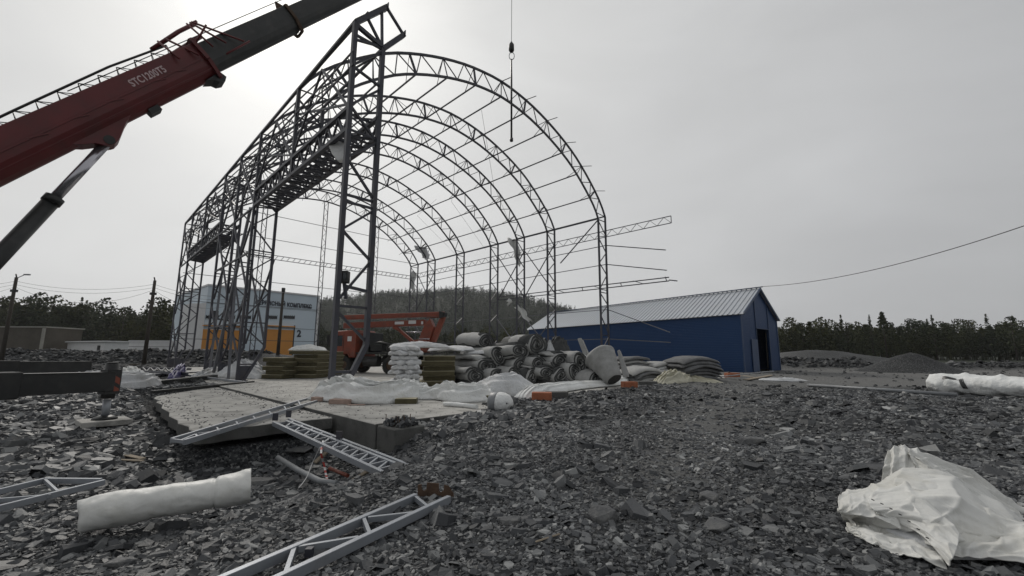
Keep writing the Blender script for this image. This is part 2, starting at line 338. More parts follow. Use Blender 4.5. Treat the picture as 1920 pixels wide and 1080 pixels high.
FF = np.stack([idx[:-1, :-1], idx[:-1, 1:], idx[1:, 1:], idx[1:, :-1]], -1).reshape(-1, 4)
gnd = mesh_np('ground', np.stack([XX, YY, ZZ], -1).reshape(-1, 3), FF, M['ground'], smooth=True, attr=('road', road(XX, YY).ravel()))
a_ = gnd.data.attributes.new('wood', 'FLOAT', 'POINT'); a_.data.foreach_set('value', ss(95, 115, np.hypot(XX, YY)).ravel().astype(np.float32))
tag(gnd, kind='structure')

def flakes(name, P, rad, flat, seed, m, tilt=.35, hexa=6):
    rg = np.random.default_rng(seed); n = len(P); k = hexa
    ang = np.linspace(0, 2 * np.pi, k, endpoint=False)[None] + rg.uniform(-.35, .35, (n, k))
    rr = rg.uniform(.6, 1.15, (n, k)) * rad[:, None]; asp = rg.uniform(.5, 1., (n, 1))
    tx, ty = np.cos(ang) * rr, np.sin(ang) * rr * asp
    th = rad[:, None] * flat[:, None]
    top = np.stack([tx * .88, ty * .88, th * rg.uniform(.3, 1., (n, k))], -1); bot = np.stack([tx, ty, -th * np.ones((n, k))], -1)
    V = np.concatenate([bot, top], 1)
    yaw = rg.uniform(0, 2 * np.pi, n); ta = rg.normal(0, tilt, n); tb = rg.normal(0, tilt, n)
    c, s_ = np.cos(yaw), np.sin(yaw); ca, sa, cb, sb = np.cos(ta), np.sin(ta), np.cos(tb), np.sin(tb)
    x, y, z = V[..., 0], V[..., 1], V[..., 2]
    x, y = c[:, None] * x - s_[:, None] * y, s_[:, None] * x + c[:, None] * y
    y, z = ca[:, None] * y - sa[:, None] * z, sa[:, None] * y + ca[:, None] * z
    x, z = cb[:, None] * x + sb[:, None] * z, -sb[:, None] * x + cb[:, None] * z
    V = np.stack([x, y, z], -1) + P[:, None, :]
    base = (np.arange(n) * 2 * k)[:, None]
    i = np.arange(k); j = (i + 1) % k
    sides = np.stack([i, j, j + k, i + k], -1)[None] + base[..., None]
    t1 = np.array([[k, k + 1, k + 2, k + 3], [k + 3, k + 4, k + 5, k]])[None] + base[..., None]
    F = np.concatenate([sides, t1], 1).reshape(-1, 4)
    return mesh_np(name, V.reshape(-1, 3), F, m)
def wedge(n, r0, r1, seed, half=1.02):
    rg = np.random.default_rng(seed); r = np.sqrt(rg.uniform(r0 ** 2, r1 ** 2, n)); a = rg.uniform(-half, half, n)
    return r * np.sin(a), r * np.cos(a), rg
def off_slab(x, y):
    s, wv = sw(x, y)
    sl = (s > SLAB_F - .1) & (wv > SLAB_W - .06) & (wv < 27) & (s < 38) & ~((wv > 2.6) & (s < -4.45))
    ap = (s > -3.75) & (s < 8.9) & (wv > -4.25) & (wv < -1.2)
    return ~(sl | ap)
def stones(name, n, r0, r1, ra, rb, pw, seed, keep_road=.25, leftboost=1., tilt=.3, label=None, only=None, m_='stones'):
    x, y, rg = wedge(n, r0, r1, seed)
    k = off_slab(x, y) & (rg.uniform(0, 1, n) > (1 - keep_road) * road(x, y)) & (y < 51)
    x, y = x[k], y[k]; m = len(x)
    rad = ra + (rb - ra) * rg.uniform(0, 1, m) ** pw
    rad = rad * (1 + (leftboost - 1) * ss(.5, 5, -x)); 
    z = tz(x, y) + rad * .12
    if only is not None: k2 = only(x, y); x, y, z, rad, m = x[k2], y[k2], z[k2], rad[k2], int(k2.sum())
    return tag(flakes(name, np.stack([x, y, z], -1), rad, rg.uniform(.12, .45, m), seed + 1, M[m_], tilt), label, 'gravel', kind='stuff')
def coarse(x, y):      # 1 where the slate is coarse (left side, pit rim, slope at the slab corner)
    s_, w_ = sw(x, y)
    return np.clip(ss(1.5, 5.5, -x) * ss(4.5, 8, y) + np.exp(-((s_ + 6.3) / 1.3) ** 2 - ((w_ - 1.2) / 2.2) ** 2) + .3 * np.exp(-((x - .8) / .9) ** 2 - ((y - 3.6) / .8) ** 2), 0, 1)
rgc = np.random.default_rng(77)
stones('gravel', 110000, 2.0, 9.5, .010, .042, 1.8, 11, .22, 1.0, .32, 'fine dark slate chips covering the ground nearest the camera')
stones('gravel', 130000, 2.0, 25, .018, .085, 2.6, 12, .12, 1.1, .32, 'broken grey slate pieces scattered over the site ground')
stones('gravel', 34000, 4.3, 24, .045, .20, 2.6, 15, .1, 1., .28, 'larger flat slates on the coarse rubble at the left and pit rim', only=lambda x, y: rgc.uniform(0, 1, len(x)) < .10 + .90 * coarse(x, y))
stones('rubble', 60000, 11, 85, .04, .2, 2.8, 13, .1, 1.2, .35, 'coarse dark slate rubble covering the far ground and banks', m_='rubble')
stones('rubble', 90000, 38, 92, .1, .42, 1.6, 14, 1, 1., .45, 'banks of coarse broken rock along the edge of the site', only=lambda x, y: (tz(x, y) > .3) & (y > 40), m_='rubble')
# ------------------------------------------------------------------ concrete
def quad_slab(name, s0, s1, w0, w1, z1, th, m, label, cat='slab', jag=None):
    b = MB(); ps = [hp(s0, w0, z1), hp(s1, w0, z1), hp(s1, w1, z1), hp(s0, w1, z1)]
    if jag: ps = [hp(a, c, z1) for a, c in jag]
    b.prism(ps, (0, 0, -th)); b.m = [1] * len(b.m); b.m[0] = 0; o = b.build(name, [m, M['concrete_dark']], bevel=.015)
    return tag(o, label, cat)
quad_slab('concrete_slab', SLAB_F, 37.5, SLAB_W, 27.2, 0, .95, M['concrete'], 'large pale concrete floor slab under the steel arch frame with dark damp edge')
quad_slab('concrete_slab', 0, 0, 0, 0, -.06, .26, M['concrete'], 'weathered lower concrete slab beside the floor, with curved rubble edge', jag=[(-3.62, -1.42), (-3.55, -1.9), (-3.60, -2.2), (-3.47, -2.6), (-3.58, -3.1), (-3.52, -3.5), (-3.66, -3.8), (-3.6, -4.1), (-3.2, -4.16), (-2.7, -4.1), (-2.1, -4.2), (-1.5, -4.13), (-.6, -4.18), (.3, -4.07), (1.5, -4.1), (2.4, -3.98), (3.3, -4.03), (4.2, -3.92), (5.0, -3.93), (5.6, -3.8), (6.4, -3.3), (7.2, -2.7), (8.0, -2.2), (8.7, -1.6), (8.7, -1.36)])
c = MB(); c.box(hp(-5.95, -.95, -.42), (.72, .72, .8), (HL, HT, Vector((0, 0, 1)))); blk = c.build('concrete_block', M['concrete_dark'], bevel=.02)
tag(blk, 'square concrete footing block at the slab corner topped with rubble', 'concrete block')
rg0 = np.random.default_rng(5); P_ = np.array([list(hp(-5.95 + rg0.uniform(-.3, .3), -.92 + rg0.uniform(-.3, .3), 0)) for _ in range(70)]); P_[:, 2] = rg0.uniform(-.01, .11, 70)
rb = flakes('rubble', P_, rg0.uniform(.03, .1, 70), rg0.uniform(.3, .7, 70), 4, M['stones'], .5); tag(rb, 'small heap of dark broken concrete on the corner block', 'rubble', kind='stuff')
rr_ = root('rebar', hp(-5.95, -.9, .02), 'thin bent reinforcement bars sticking out of the corner block rubble', 'rebar')
for k in range(7):
    a, c_ = rnd.uniform(-.28, .28), rnd.uniform(-.28, .28); h_ = rnd.uniform(.12, .24); p = hp(-5.95 + a, -.92 + c_, -.02)
    part('bar', M['rust'], rr_, lambda b: b.tube([p, p + Vector((.01, .01, h_)), p + Vector((rnd.uniform(-.05, .07), .02, h_ + rnd.uniform(-.03, .05)))], .008, 5))

# ------------------------------------------------------------------ hangar frame
HG = root('arch_frame', HP.copy(), 'tall unfinished arched steel hangar frame of dark lattice trusses standing on the slab', 'steel frame')
st, stl = M['steel'], M['steel_light']
half = [(0, 13.69), (.8, 14.93), (2.3, 16.4), (4.1, 17.8), (5.5, 18.6), (7, 19.27), (8.7, 19.87), (10.6, 20.33), (13.085, 20.58)]
prof = half + [(HW - a, z) for a, z in half[:-1]][::-1]
def catmull(pts, n):
    P = [Vector(p) for p in pts]; P = [P[0] * 2 - P[1]] + P + [P[-1] * 2 - P[-2]]; o = []
    for i in range(1, len(P) - 2):
        for k in range(n):
            t = k / n; a, b, c, d = P[i - 1:i + 3]
            o.append(.5 * (2 * b + (c - a) * t + (2 * a - 5 * b + 4 * c - d) * t * t + (3 * b - a - 3 * c + d) * t ** 3))
    return o + [P[-2]]
def resample(P, n):
    L_ = [0]
    for a, b in zip(P, P[1:]): L_.append(L_[-1] + (b - a).length)
    o = []; j = 0
    for k in range(n + 1):
        t = L_[-1] * k / n
        while j < len(P) - 2 and L_[j + 1] < t: j += 1
        f_ = (t - L_[j]) / max(1e-9, L_[j + 1] - L_[j]); o.append(P[j].lerp(P[j + 1], min(1, f_)))
    return o
NA = 36
outer = resample(catmull([(a, z, 0) for a, z in prof], 12), NA); TD = 1.18
inner = []
for k in range(NA + 1):
    d = (outer[min(k + 1, NA)] - outer[max(k - 1, 0)]).normalized(); nrm = Vector((d.y, -d.x, 0)); inner.append(outer[k] + nrm * TD)
inner[0] = Vector((1.13, 13.22, 0)); inner[-1] = Vector((HW - 1.13, 13.22, 0))
def AP(s, q): return hp(s, q.x, q.y)
def column(s, side, zb=0., cw=.13, heavy=False, taper=True, ztop=HE):
    sg = 1 if side == 0 else -1; w0 = 0 if side == 0 else HW; wi = w0 + sg * 1.13
    c = bpy.data.objects.new('column', None); COL.objects.link(c); c.parent = HG; 
    m = st
    kz = 1.72 if taper else zb
    part('chord', m, c, lambda b: b.beam(hp(s, w0, zb), hp(s, w0, ztop), cw, cw * 1.15, HL))
    def inn(b):
        b.beam(hp(s, wi, kz), hp(s, wi, 13.22), cw, cw * 1.15, HL)
        if taper: b.beam(hp(s, w0 + sg * .3, .02), hp(s, wi, kz + .03), cw, cw * 1.1, HL)
    part('chord', m, c, inn)
    def lac(b):
        dw = cw * .52; t = cw * .62
        def D_(z0, a, z1, b_): b.beam(hp(s, w0 + sg * 1.13 * a, z0), hp(s, w0 + sg * 1.13 * b_, z1), dw, dw, HL)
        if taper: D_(.86, 0, .86, .75)
        D_(3.05, 0, 3.05, 1); D_(6.72, 0, 6.72, 1) ; D_(6.98, 0, 6.98, 1); D_(13.2, .0, 13.2, 1); D_(11.9, 0, 11.6, 1)
        zs = [(2.9, 0), (1.85, 1)] if taper else [(2.9, 0), (1.7, 1), (.5, 0)]
        D_(*zs[0], *zs[1])
        if not taper: D_(*zs[1], *zs[2])
        seq = [(3.2, 0), (4.75, 1), (5.7, 0), (6.65, 1)]
        for a, b_ in zip(seq, seq[1:]): D_(*a, *b_)
        seq = [(7.05, 1), (8.35, 0), (9.3, 1), (10.35, 0), (11.5, 1)]
        for a, b_ in zip(seq, seq[1:]): D_(*a, *b_)
        D_(11.95, 0, 13.1, 1)
    part('lacing', m, c, lac)
    if zb < 1: part('base_plate', m, c, lambda b: (b.box(hp(s, w0 + sg * .15, .02), (.4, .62, .04), (HL, HT, Vector((0, 0, 1)))), b.prism([hp(s - .01, w0 + sg * .08, .04), hp(s - .01, w0 + sg * .35, .04), hp(s - .01, w0 + sg * .62, .78), hp(s - .01, w0 + sg * .08, .78)], HL * .02)))
    return c
def arch(s, k0=0, k1=NA, cw=.11, name='arch_truss'):
    c = bpy.data.objects.new(name, None); COL.objects.link(c); c.parent = HG
    def ch(L_): return lambda b: [b.beam(AP(s, L_[k]), AP(s, L_[k + 1]), cw, cw, HL) for k in range(k0, k1)]
    part('chord', st, c, ch(outer)); part('chord', st, c, ch(inner))
    def lac(b):
        for k in range(k0, k1):
            A_, B_ = (outer, inner) if k % 2 == 0 else (inner, outer)
            b.beam(AP(s, A_[k]), AP(s, B_[k + 1]), cw * .42, cw * .42, HL)
            if k % 6 == 3: b.beam(AP(s, outer[k]), AP(s, inner[k]), cw * 1.15, cw * .5, HL)
            elif k % 3 == 0 and k > 0: b.beam(AP(s, outer[k]), AP(s, inner[k]), cw * .4, cw * .4, HL)
    part('lacing', st, c, lac)
    return c
hang_bottom = {1: 9.35, 5: 9.35}
for i, s in enumerate(HS):

    if i in hang_bottom:
        c = bpy.data.objects.new('column', None); COL.objects.link(c); c.parent = HG
        for w_ in (0, 1.13): part('chord', st, c, lambda b: b.beam(hp(s, w_, 9.35), hp(s, w_, HE if w_ == 0 else 13.22), .14, .16, HL))
        def lc(b):
            q = [(9.4, 0), (10.4, 1), (11.4, 0), (12.3, 1), (13.2, 0)]
            for a, d in zip(q, q[1:]): b.beam(hp(s, 1.13 * a[1], a[0]), hp(s, 1.13 * d[1], d[0]), .07, .07, HL)
            b.beam(hp(s, 0, 10.4), hp(s, 1.13, 10.4), .07); b.beam(hp(s, 0, 12.3), hp(s, 1.13, 12.3), .07)
        part('lacing', st, c, lc)
    else: column(s, 0, cw=.158 if i == 0 else .125)
    if i: column(s, 1, cw=.125, taper=False); arch(s, cw=.125)
# the stub of the first arch, still waiting for its next segment
c = bpy.data.objects.new('arch_stub', None); COL.objects.link(c); c.parent = HG
q1, q2 = Vector((1.2, 15.1, 0)), Vector((2.0, 14.35, 0))
part('chord', st, c, lambda b: b.beam(AP(0, Vector((0, 13.69, 0))), AP(0, q1), .19, .2, HL))
part('chord', st, c, lambda b: b.beam(AP(0, Vector((1.13, 13.22, 0))), AP(0, q2), .19, .2, HL))
def lc(b):
    i0 = AP(0, Vector((1.1, 13.3, 0)))
    for a, wd in (((.05, 13.6), .14), ((.45, 14.15), .09), ((1.0, 14.9), .09), ((.02, 13.0), .08)): b.beam(i0, hp(0, *a), wd, wd, HL)
    b.beam(AP(0, q1), AP(0, q2), .09, .09, HL)
part('lacing', st, c, lc)
part('end_plate', st, c, lambda b: (b.box(AP(0, q1), (.3, .03, .28), (HL, (q2 - q1).normalized().to_3d() if False else HT, Vector((0, 0, 1)))), b.box(AP(0, q2), (.3, .03, .28), (HL, HT, Vector((0, 0, 1))))))
# purlins
for k in range(3, NA, 3):
    q = inner[k]; o_ = outer[k]
    def pf(b):
        b.beam(hp(HS[1] - .05, q.x, q.y), hp(HS[7] + .1, q.x, q.y), .075, .075)
        for s in HS[1:]:
            on = outer[k] if k % 2 == 0 else outer[k]
            b.beam(hp(s, on.x, on.y), hp(s + 1.15, q.x, q.y), .035)
            if s > HS[1] + 1: b.beam(hp(s, on.x, on.y), hp(s - 1.15, q.x, q.y), .035)
            elif k > 15: b.beam(hp(s, on.x, on.y), hp(s - .95, on.x + .12, on.y - .05 - .18 * (k > 24)), .04)
    part('purlin', st, HG, pf)
# eave tubes and lattice eave trusses
for side in (0, 1):
    w0 = side * HW; sg = 1 - 2 * side; sa = 0
    part('eave_tube', st, HG, lambda b: b.beam(hp(0 if side == 0 else HS[1], w0, HE + .05), hp(HS[7], w0, HE + .05), .11 if side == 0 else .1))
    part('eave_tube', st, HG, lambda b: b.beam(hp(0 if side == 0 else HS[1], w0 + sg * 1.13, 13.25), hp(HS[7], w0 + sg * 1.13, 13.25), .09))
    def et(b):
        wz = w0 - sg * .06; z1, z0 = 12.42, 11.84
        b.beam(hp(sa - .2, wz, z1), hp(HS[7], wz, z1), .055); b.beam(hp(sa - .2, wz, z0), hp(HS[7], wz, z0), .055)
        n = 60
        for k in range(n):
            a, d = sa - .2 + (HS[7] - sa) * k / n, sa - .2 + (HS[7] - sa) * (k + 1) / n
            b.beam(hp(a, wz, z1 if k % 2 else z0), hp(d, wz, z0 if k % 2 else z1), .032)
        b.beam(hp(sa - .2, wz, z0), hp(sa - .2, wz, z1), .05)
    part('eave_truss', st, HG, et)
# right wall girts, their loose ends drooping past the last column
for z, ze, th in ((11.05, 9.7, .07), (9.32, 8.05, .07), (5.3, 3.15, .06), (2.75, 2.38, .06)):
    part('girt', stl if z < 6 else st, HG, lambda b: (b.beam(hp(HS[7], HW, z - .1), hp(HS[1], HW, z), th * .8), b.beam(hp(HS[1], HW, z), hp(.35, HW, ze), th)))
def dg(b):
    for z in (7.62, 7.28): b.beam(hp(HS[4], HW - .02, z), hp(.2, HW, z - .1 if z < 7.5 else z - .15), .075)
    for k in range(9): s0 = .4 + k * 2.; b.beam(hp(s0, HW, 7.2), hp(s0 + (.9 if k % 2 else -.2 + .3), HW, 7.55), .05)
    b.beam(hp(.2, HW, 7.25), hp(-.45, HW, 7.1), .08)
part('double_girt', st, HG, dg)
part('loose_brace', st, HG, lambda b: b.beam(hp(HS[1], HW - 1.1, 13.2), hp(HS[1] + 3.9, HW - 1.6, 9.75), .08))
def xb(s0, s1, w0, z0, z1, t=.075): return lambda b: (b.beam(hp(s0, w0, z0), hp(s1, w0, z1), t), b.beam(hp(s0, w0 + .1, z1), hp(s1, w0 + .1, z0), t))
for s0, s1 in ((HS[2], HS[3]), (HS[3], HS[4]), (HS[6], HS[7])):
    part('cross_brace', st, HG, xb(s0, s1, HW - .05, 7.3, 12.3)); part('cross_brace', stl, HG, xb(s0, s1, HW - .05, 1.2, 5.2))
for s0, s1 in ((HS[2], HS[3]), (HS[3], HS[4]), (HS[6], HS[7])):
    for z0, z1 in ((1.0, 4.6), (5.0, 9.2), (9.6, 13.4)):
        part('cross_brace', st, HG, xb(s0, s1, -.02, z0, z1, .09))
    for z in (3.05, 6.85, 9.4): part('girt', st, HG, lambda b: b.beam(hp(s0, .0, z), hp(s1, .0, z), .09))
for s0, s1 in ((HS[2], HS[3]), (HS[3], HS[4])): part('cross_brace', st, HG, xb(s0, s1, 1.12, 2., 6.6, .09))
# box headers over the two side gateways
for s0, s1 in ((.0, HS[2] + .1), (HS[4], HS[6])):
    hd = bpy.data.objects.new('gate_header', None); COL.objects.link(hd); hd.parent = HG
    for w_ in (0.02, 1.11):
        part('lattice_girder', st, hd, lambda b: ([b.beam(hp(s0, w_, z), hp(s1, w_, z), .17, .14) for z in (9.45, 10.3)], [b.beam(hp(s0 + (s1 - s0) * k / 24, w_, 9.5 if k % 2 else 10.25), hp(s0 + (s1 - s0) * (k + 1) / 24, w_, 10.25 if k % 2 else 9.5), .07) for k in range(24)]))
    def dk(b):
        n = int((s1 - s0) / .5)
        for k in range(n):
            a = s0 + (s1 - s0) * k / n; e = (s1 - s0) / n
            b.beam(hp(a, .05, 9.42), hp(a, 1.1, 9.42), .07); b.beam(hp(a, .05 if k % 2 else 1.1, 9.42), hp(a + e, 1.1 if k % 2 else .05, 9.42), .06)
            if k % 2: b.beam(hp(a, .05, 10.3), hp(a, 1.1, 10.3), .06); b.beam(hp(a, .05, 10.3), hp(a + e, 1.1, 10.3), .05)
    part('deck_bracing', st, hd, dk)
    part('side_brace', st, hd, lambda b: [b.beam(hp(s0 + .1 + k * (s1 - s0) / 4, 0, 10.3), hp(s0 + .1 + (k + 1) * (s1 - s0) / 4, 0, 13.3 if k % 2 == 0 else 10.3), .08) if k % 2 == 0 else b.beam(hp(s0 + .1 + k * (s1 - s0) / 4, 0, 13.3), hp(s0 + .1 + (k + 1) * (s1 - s0) / 4, 0, 10.3), .08) for k in range(4)])
for i_ in range(7):
    s0, s1 = HS[i_], HS[i_ + 1]
    def rbx(B):
        for k0, k1 in ((0, 3), (3, 6)) if i_ else ((0, 1),):
            B.beam(hp(s0, outer[k0].x, outer[k0].y), hp(s1, outer[k1].x, outer[k1].y), .05); B.beam(hp(s1, outer[k0].x + .02, outer[k0].y), hp(s0, outer[k1].x + .02, outer[k1].y), .05)
        B.beam(hp(s0, 1.13, 13.1), hp((s0 + s1) / 2, 0, 12.4), .06); B.beam(hp((s0 + s1) / 2, 0, 12.45), hp(s1, 1.13, 13.1), .06)
        B.beam(hp(s0, 0, 10.4), hp(s1, 0, 12.4), .07)
    part('roof_brace', st, HG, rbx)
# rear gable
for w_, zt in ((6.7, 17.9), (13.1, 19.3), (19.8, 17.9)):
    def gp(b):
        for d in (-.22, .22): b.beam(hp(HS[7], w_ + d, 0), hp(HS[7], w_ + d, zt), .07)
        n = int(zt / .62)
        for k in range(n): b.beam(hp(HS[7], w_ + (.22 if k % 2 else -.22), zt * k / n), hp(HS[7], w_ + (-.22 if k % 2 else .22), zt * (k + 1) / n), .035)
    part('gable_post', st, HG, gp)
for z, w0, w1, th in ((16.35, 3.2, 22.5, .05), (13.7, .3, 26, .05), (8.95, .3, 26, .05), (6.3, .3, 26, .05), (2.7, .3, 26, .05)):
    part('gable_girt', st, HG, lambda b: b.beam(hp(HS[7] + .1, w0, z), hp(HS[7] + .1, w1, z), th))
part('gable_girt', st, HG, lambda b: ([b.beam(hp(HS[7] + .15, .3, z), hp(HS[7] + .15, 25, z), .06) for z in (11.5, 11.95)], [b.beam(hp(HS[7] + .15, .3 + k * .6, 11.5), hp(HS[7] + .15, .6 + k * .6, 11.95), .05) for k in range(41)]))
# ties inside the left wall, leaning loose members by the third tower
for a, b_ in (((HS[2] + .6, -.25, .1), (HS[3] + .5, .4, 8.2)), ((HS[3] + .3, -.2, .3), (HS[2] + 1.6, .2, 9.8)), ((HS[3] + 2, -.1, .4), (HS[4] - .5, .3, 7.5))):
    part('leaning_brace', stl, HG, lambda b: b.beam(hp(*a), hp(*b_), .13))
part('cable', M['black'], HG, lambda b: [b.tube([hp(HS[1] + 2 + k * 7, 13 + k * 3, 19.2 - k * .8), hp(HS[1] + 6 + k * 6, 18, 16), hp(HS[2] + 4 + k * 5, 25, 13)], .012, 4) for k in range(3)])

# ------------------------------------------------------------------ forest
def tree_np(seed, kind, n=260, lf=1.):
    rg = np.random.default_rng(seed); a0 = rg.uniform(0, 6)
    h = rg.uniform(11, 15)
    if kind == 0:      # spruce
        t = rg.uniform(0, 1, n) ** .8; z = h * (.08 + .92 * t); R = (1 - t) * h * .19 + .15; R = R * (.7 + .3 * np.sin(t * 40 + a0)); sz = .3 + .35 * (1 - t)
    elif kind == 1:    # round birch / aspen
        t = rg.uniform(0, 1, n); z = h * (.2 + .76 * t); R = h * .21 * np.sqrt(np.clip(1 - (2 * t - .85) ** 2 / 1.4, .03, 1)); sz = .42 * np.ones(n)
    else:              # pine, high ragged crown
        t = rg.uniform(0, 1, n); z = h * (.5 + .5 * t); R = h * .16 * (1.15 - t); sz = .4 * np.ones(n)
    sz = sz * lf
    a = rg.uniform(0, 2 * np.pi, n); rr = R * np.sqrt(rg.uniform(.1, 1, n))
    lob = 1 + .3 * np.sin(a * 3 + z * .9 + seed); P = np.stack([rr * lob * np.cos(a), rr * lob * np.sin(a), z], -1)
    e1 = rg.normal(size=(n, 3)); e1 /= np.linalg.norm(e1, axis=1)[:, None]; e2 = rg.normal(size=(n, 3)); e2 -= (e1 * e2).sum(1)[:, None] * e1; e2 /= np.linalg.norm(e2, axis=1)[:, None]
    if kind == 0: e1[:, 2] *= .4
    s_ = (sz * rg.uniform(.6, 1.2, n))[:, None]
    V = np.stack([P - e1 * s_, P + e2 * s_ * .55, P + e1 * s_, P - e2 * s_ * .55], 1).reshape(-1, 3)
    F = np.arange(n * 4).reshape(n, 4)
    tr = []; tf = []
    for i in range(2):
        r0 = (.14 if i == 0 else .04) / lf ** 2
        for k in range(4): tr.append((r0 * math.cos(k * math.pi / 2), r0 * math.sin(k * math.pi / 2), 0 if i == 0 else h * .9))
    tf = np.array([(k, (k + 1) % 4, (k + 1) % 4 + 4, k + 4) for k in range(4)])
    return V, F, np.array(tr), tf, h
protos = [tree_np(s, k, 420) for s, k in ((1, 0), (2, 1), (3, 2), (4, 1), (7, 1), (6, 2), (8, 1), (9, 2))]
lite = [tree_np(s, k, 70, 1.5) for s, k in ((1, 0), (2, 1), (3, 1), (4, 1), (5, 0), (7, 1))]
def forest(name, X, Y, seed, pr, label, sc_=1., leafsc=1., m='leaf'):
    rg = np.random.default_rng(seed); Vs, Fs, Ts, TF = [], [], [], []; nv = 0; ntv = 0
    Z = tz(X, Y)
    for x, y, z in zip(X, Y, Z):
        V, F, T, Fq, h = pr[rg.integers(len(pr))]; s_ = sc_ * rg.uniform(.62, 1.3); a = rg.uniform(0, 6.28); c, d = math.cos(a), math.sin(a)
        def tf_(A): return np.stack([(A[:, 0] * c - A[:, 1] * d) * s_ + x, (A[:, 0] * d + A[:, 1] * c) * s_ + y, A[:, 2] * s_ + z - .3], -1)
        Vs.append(tf_(V)); Fs.append(F + nv); nv += len(V)
        Vs.append(tf_(T)); Fs.append(Fq + nv); nv += len(T)
    return tag(mesh_np(name, np.concatenate(Vs), np.concatenate(Fs), M[m]), label, 'forest', kind='stuff')
rg = np.random.default_rng(3)
def strip(n, u0, u1, Y0, Y1, seed):
    rg = np.random.default_rng(seed); Y = rg.uniform(Y0, Y1, n); u = rg.uniform(u0, u1, n); return (u - 960) / 803 * Y, Y
X_, Y_ = strip(760, 1380, 2150, 124, 172, 1); forest('forest', X_, Y_, 1, protos, 'dark mixed forest edge behind the blue building and gravel pile', .72)
X_, Y_ = strip(650, -250, 420, 114, 165, 2); forest('forest', X_, Y_, 2, protos, 'tall dark mixed forest on the left behind the utility poles', .98)
X_, Y_ = strip(700, 400, 1300, 165, 225, 6); forest('forest', X_, Y_, 8, protos, 'low dark tree belt at the foot of the wooded hill', .75)
X_, Y_ = strip(9000, 380, 1250, 330, 780, 4); forest('forest', X_, Y_, 4, lite, 'dense conifer and birch wood covering the hazy hill', 1.0, m='leaf_far')
# single trees that stand out above the edge
def crown_tree(name, u, vtop, Y, kind, label, seed, wide=1.):
    P = D(u, vtop, Y); z0 = float(tz(P.x, P.y)); H_ = P.z - z0
    V, F, T, Fq, h = tree_np(seed, kind, 380); s_ = H_ / h
    r = root(name, (P.x, P.y, z0), label, 'tree', 'trees standing above the forest edge')
    V = V * s_ * np.array([wide, wide, 1]); c = mesh_np('crown', V, F, M['leaf'], r)
    part('trunk', M['bark'], r, lambda b: b.tube([Vector((P.x, P.y, z0)), Vector((P.x, P.y, z0 + H_ * .95))], [.22, .05], 6))
    def br(b):
        q = random.Random(seed)
        for k in range(16):
            t = q.uniform(.45, .95); a = q.uniform(0, 6.28); l_ = H_ * .2 * (1.15 - t) * wide
            b.tube([Vector((P.x, P.y, z0 + H_ * t)), Vector((P.x + math.cos(a) * l_, P.y + math.sin(a) * l_, z0 + H_ * t + l_ * .35))], [.05, .02], 4)
    part('branches', M['bark'], r, br)
crown_tree('spruce_tree', 1629, 590, 125, 0, 'slim ragged spruce just left of the tallest bare-topped tree', 21, .8)
crown_tree('pine_tree', 1653, 586, 124, 2, 'tallest ragged round-topped tree above the right forest edge', 22, .9)
crown_tree('spruce_tree', 1746, 590, 126, 0, 'pointed dark spruce above the forest right of the gravel pile', 23, .8)
crown_tree('spruce_tree', 1586, 604, 126, 0, 'small pointed spruce above the forest nearest the blue building', 24, .8)
crown_tree('broad_tree', 1893, 590, 120, 1, 'tall rounded tree at the far right end of the forest', 25, .7)
crown_tree('broad_tree', 1502, 604, 127, 1, 'faint wide-topped tree just right of the blue building', 26, .8)
crown_tree('broad_tree', 30, 572, 115, 1, 'leafy tree rising beside the leftmost utility pole', 27, .8)
crown_tree('broad_tree', 236, 572, 115, 1, 'leafy tree rising left of the second utility pole', 28, .8)

# ------------------------------------------------------------------ buildings
def P3(a, b, t, z): return Vector((a.x + (b.x - a.x) * t, a.y + (b.y - a.y) * t, z))
def box_building(a, b, depth, h, wallm, name, label, roofm=None, over=.3, z0=-.2):
    r = root(name, (a.x, a.y, 0), label, 'building')
    d = (b - a).normalized(); nrm = Vector((-d.y, d.x, 0)); 
    if nrm.y < 0: nrm = -nrm
    part('wall', wallm, r, lambda q: q.prism([P3(a, b, 0, z0), P3(a, b, 1, z0), P3(a, b, 1, z0) + nrm * depth, P3(a, b, 0, z0) + nrm * depth], (0, 0, h - z0)))
    if roofm: part('roof', roofm, r, lambda q: q.prism([P3(a, b, 0, h + .003) - (nrm + d) * over, P3(a, b, 1, h + .003) + (d - nrm) * over, P3(a, b, 1, h + .003) + nrm * (depth + over) + d * over, P3(a, b, 0, h + .003) + nrm * (depth + over) - d * over], (0, 0, .25)))
    return r, d, nrm
# service building
a, b_ = D(379, 640, 70), D(592, 640, 84); a.z = b_.z = 0
SB, sd, sn = box_building(a, b_, 22, 12.4, M['fac'], 'service_building', 'pale blue service building with orange gates, dark lettering and number 2', None)
SB['category'] = 'building'
LN = (b_ - a).length
def onf(u, v, off=.0):     # picture point on the facade plane
    d = ray(u, v); t = (a.dot(sn)) / (d.x * sn.x + d.y * sn.y); P = Vector((0, 0, CH)) + d * t; return P - sn * off
def fbox(name, m, u0, v0, u1, v1, th, parent=SB, off=0, z0=None):
    p, q = onf(u0, v0), onf(u1, v1); z1 = max(p.z, q.z); z0 = z0 if z0 is not None else min(p.z, q.z)
    cc = (p + q) / 2; w_ = abs((q - p).dot(sd)); cc.z = (z0 + z1) / 2
    return part(name, m, parent, lambda B: B.box(cc - sn * (off + th / 2), (w_, th, z1 - z0), (sd, sn, Vector((0, 0, 1)))))
ztop = 12.4
part('parapet', M['white'], SB, lambda B: B.box(P3(a, b_, .5, ztop + .15) + sn * 11, (LN + .2, 22.3, .3), (sd, sn, Vector((0, 0, 1)))))
part('corner_trim', M['white'], SB, lambda B: B.box(P3(a, b_, 1, 6) - sn * .02, (.35, .2, 12.3), (sd, sn, Vector((0, 0, 1)))))
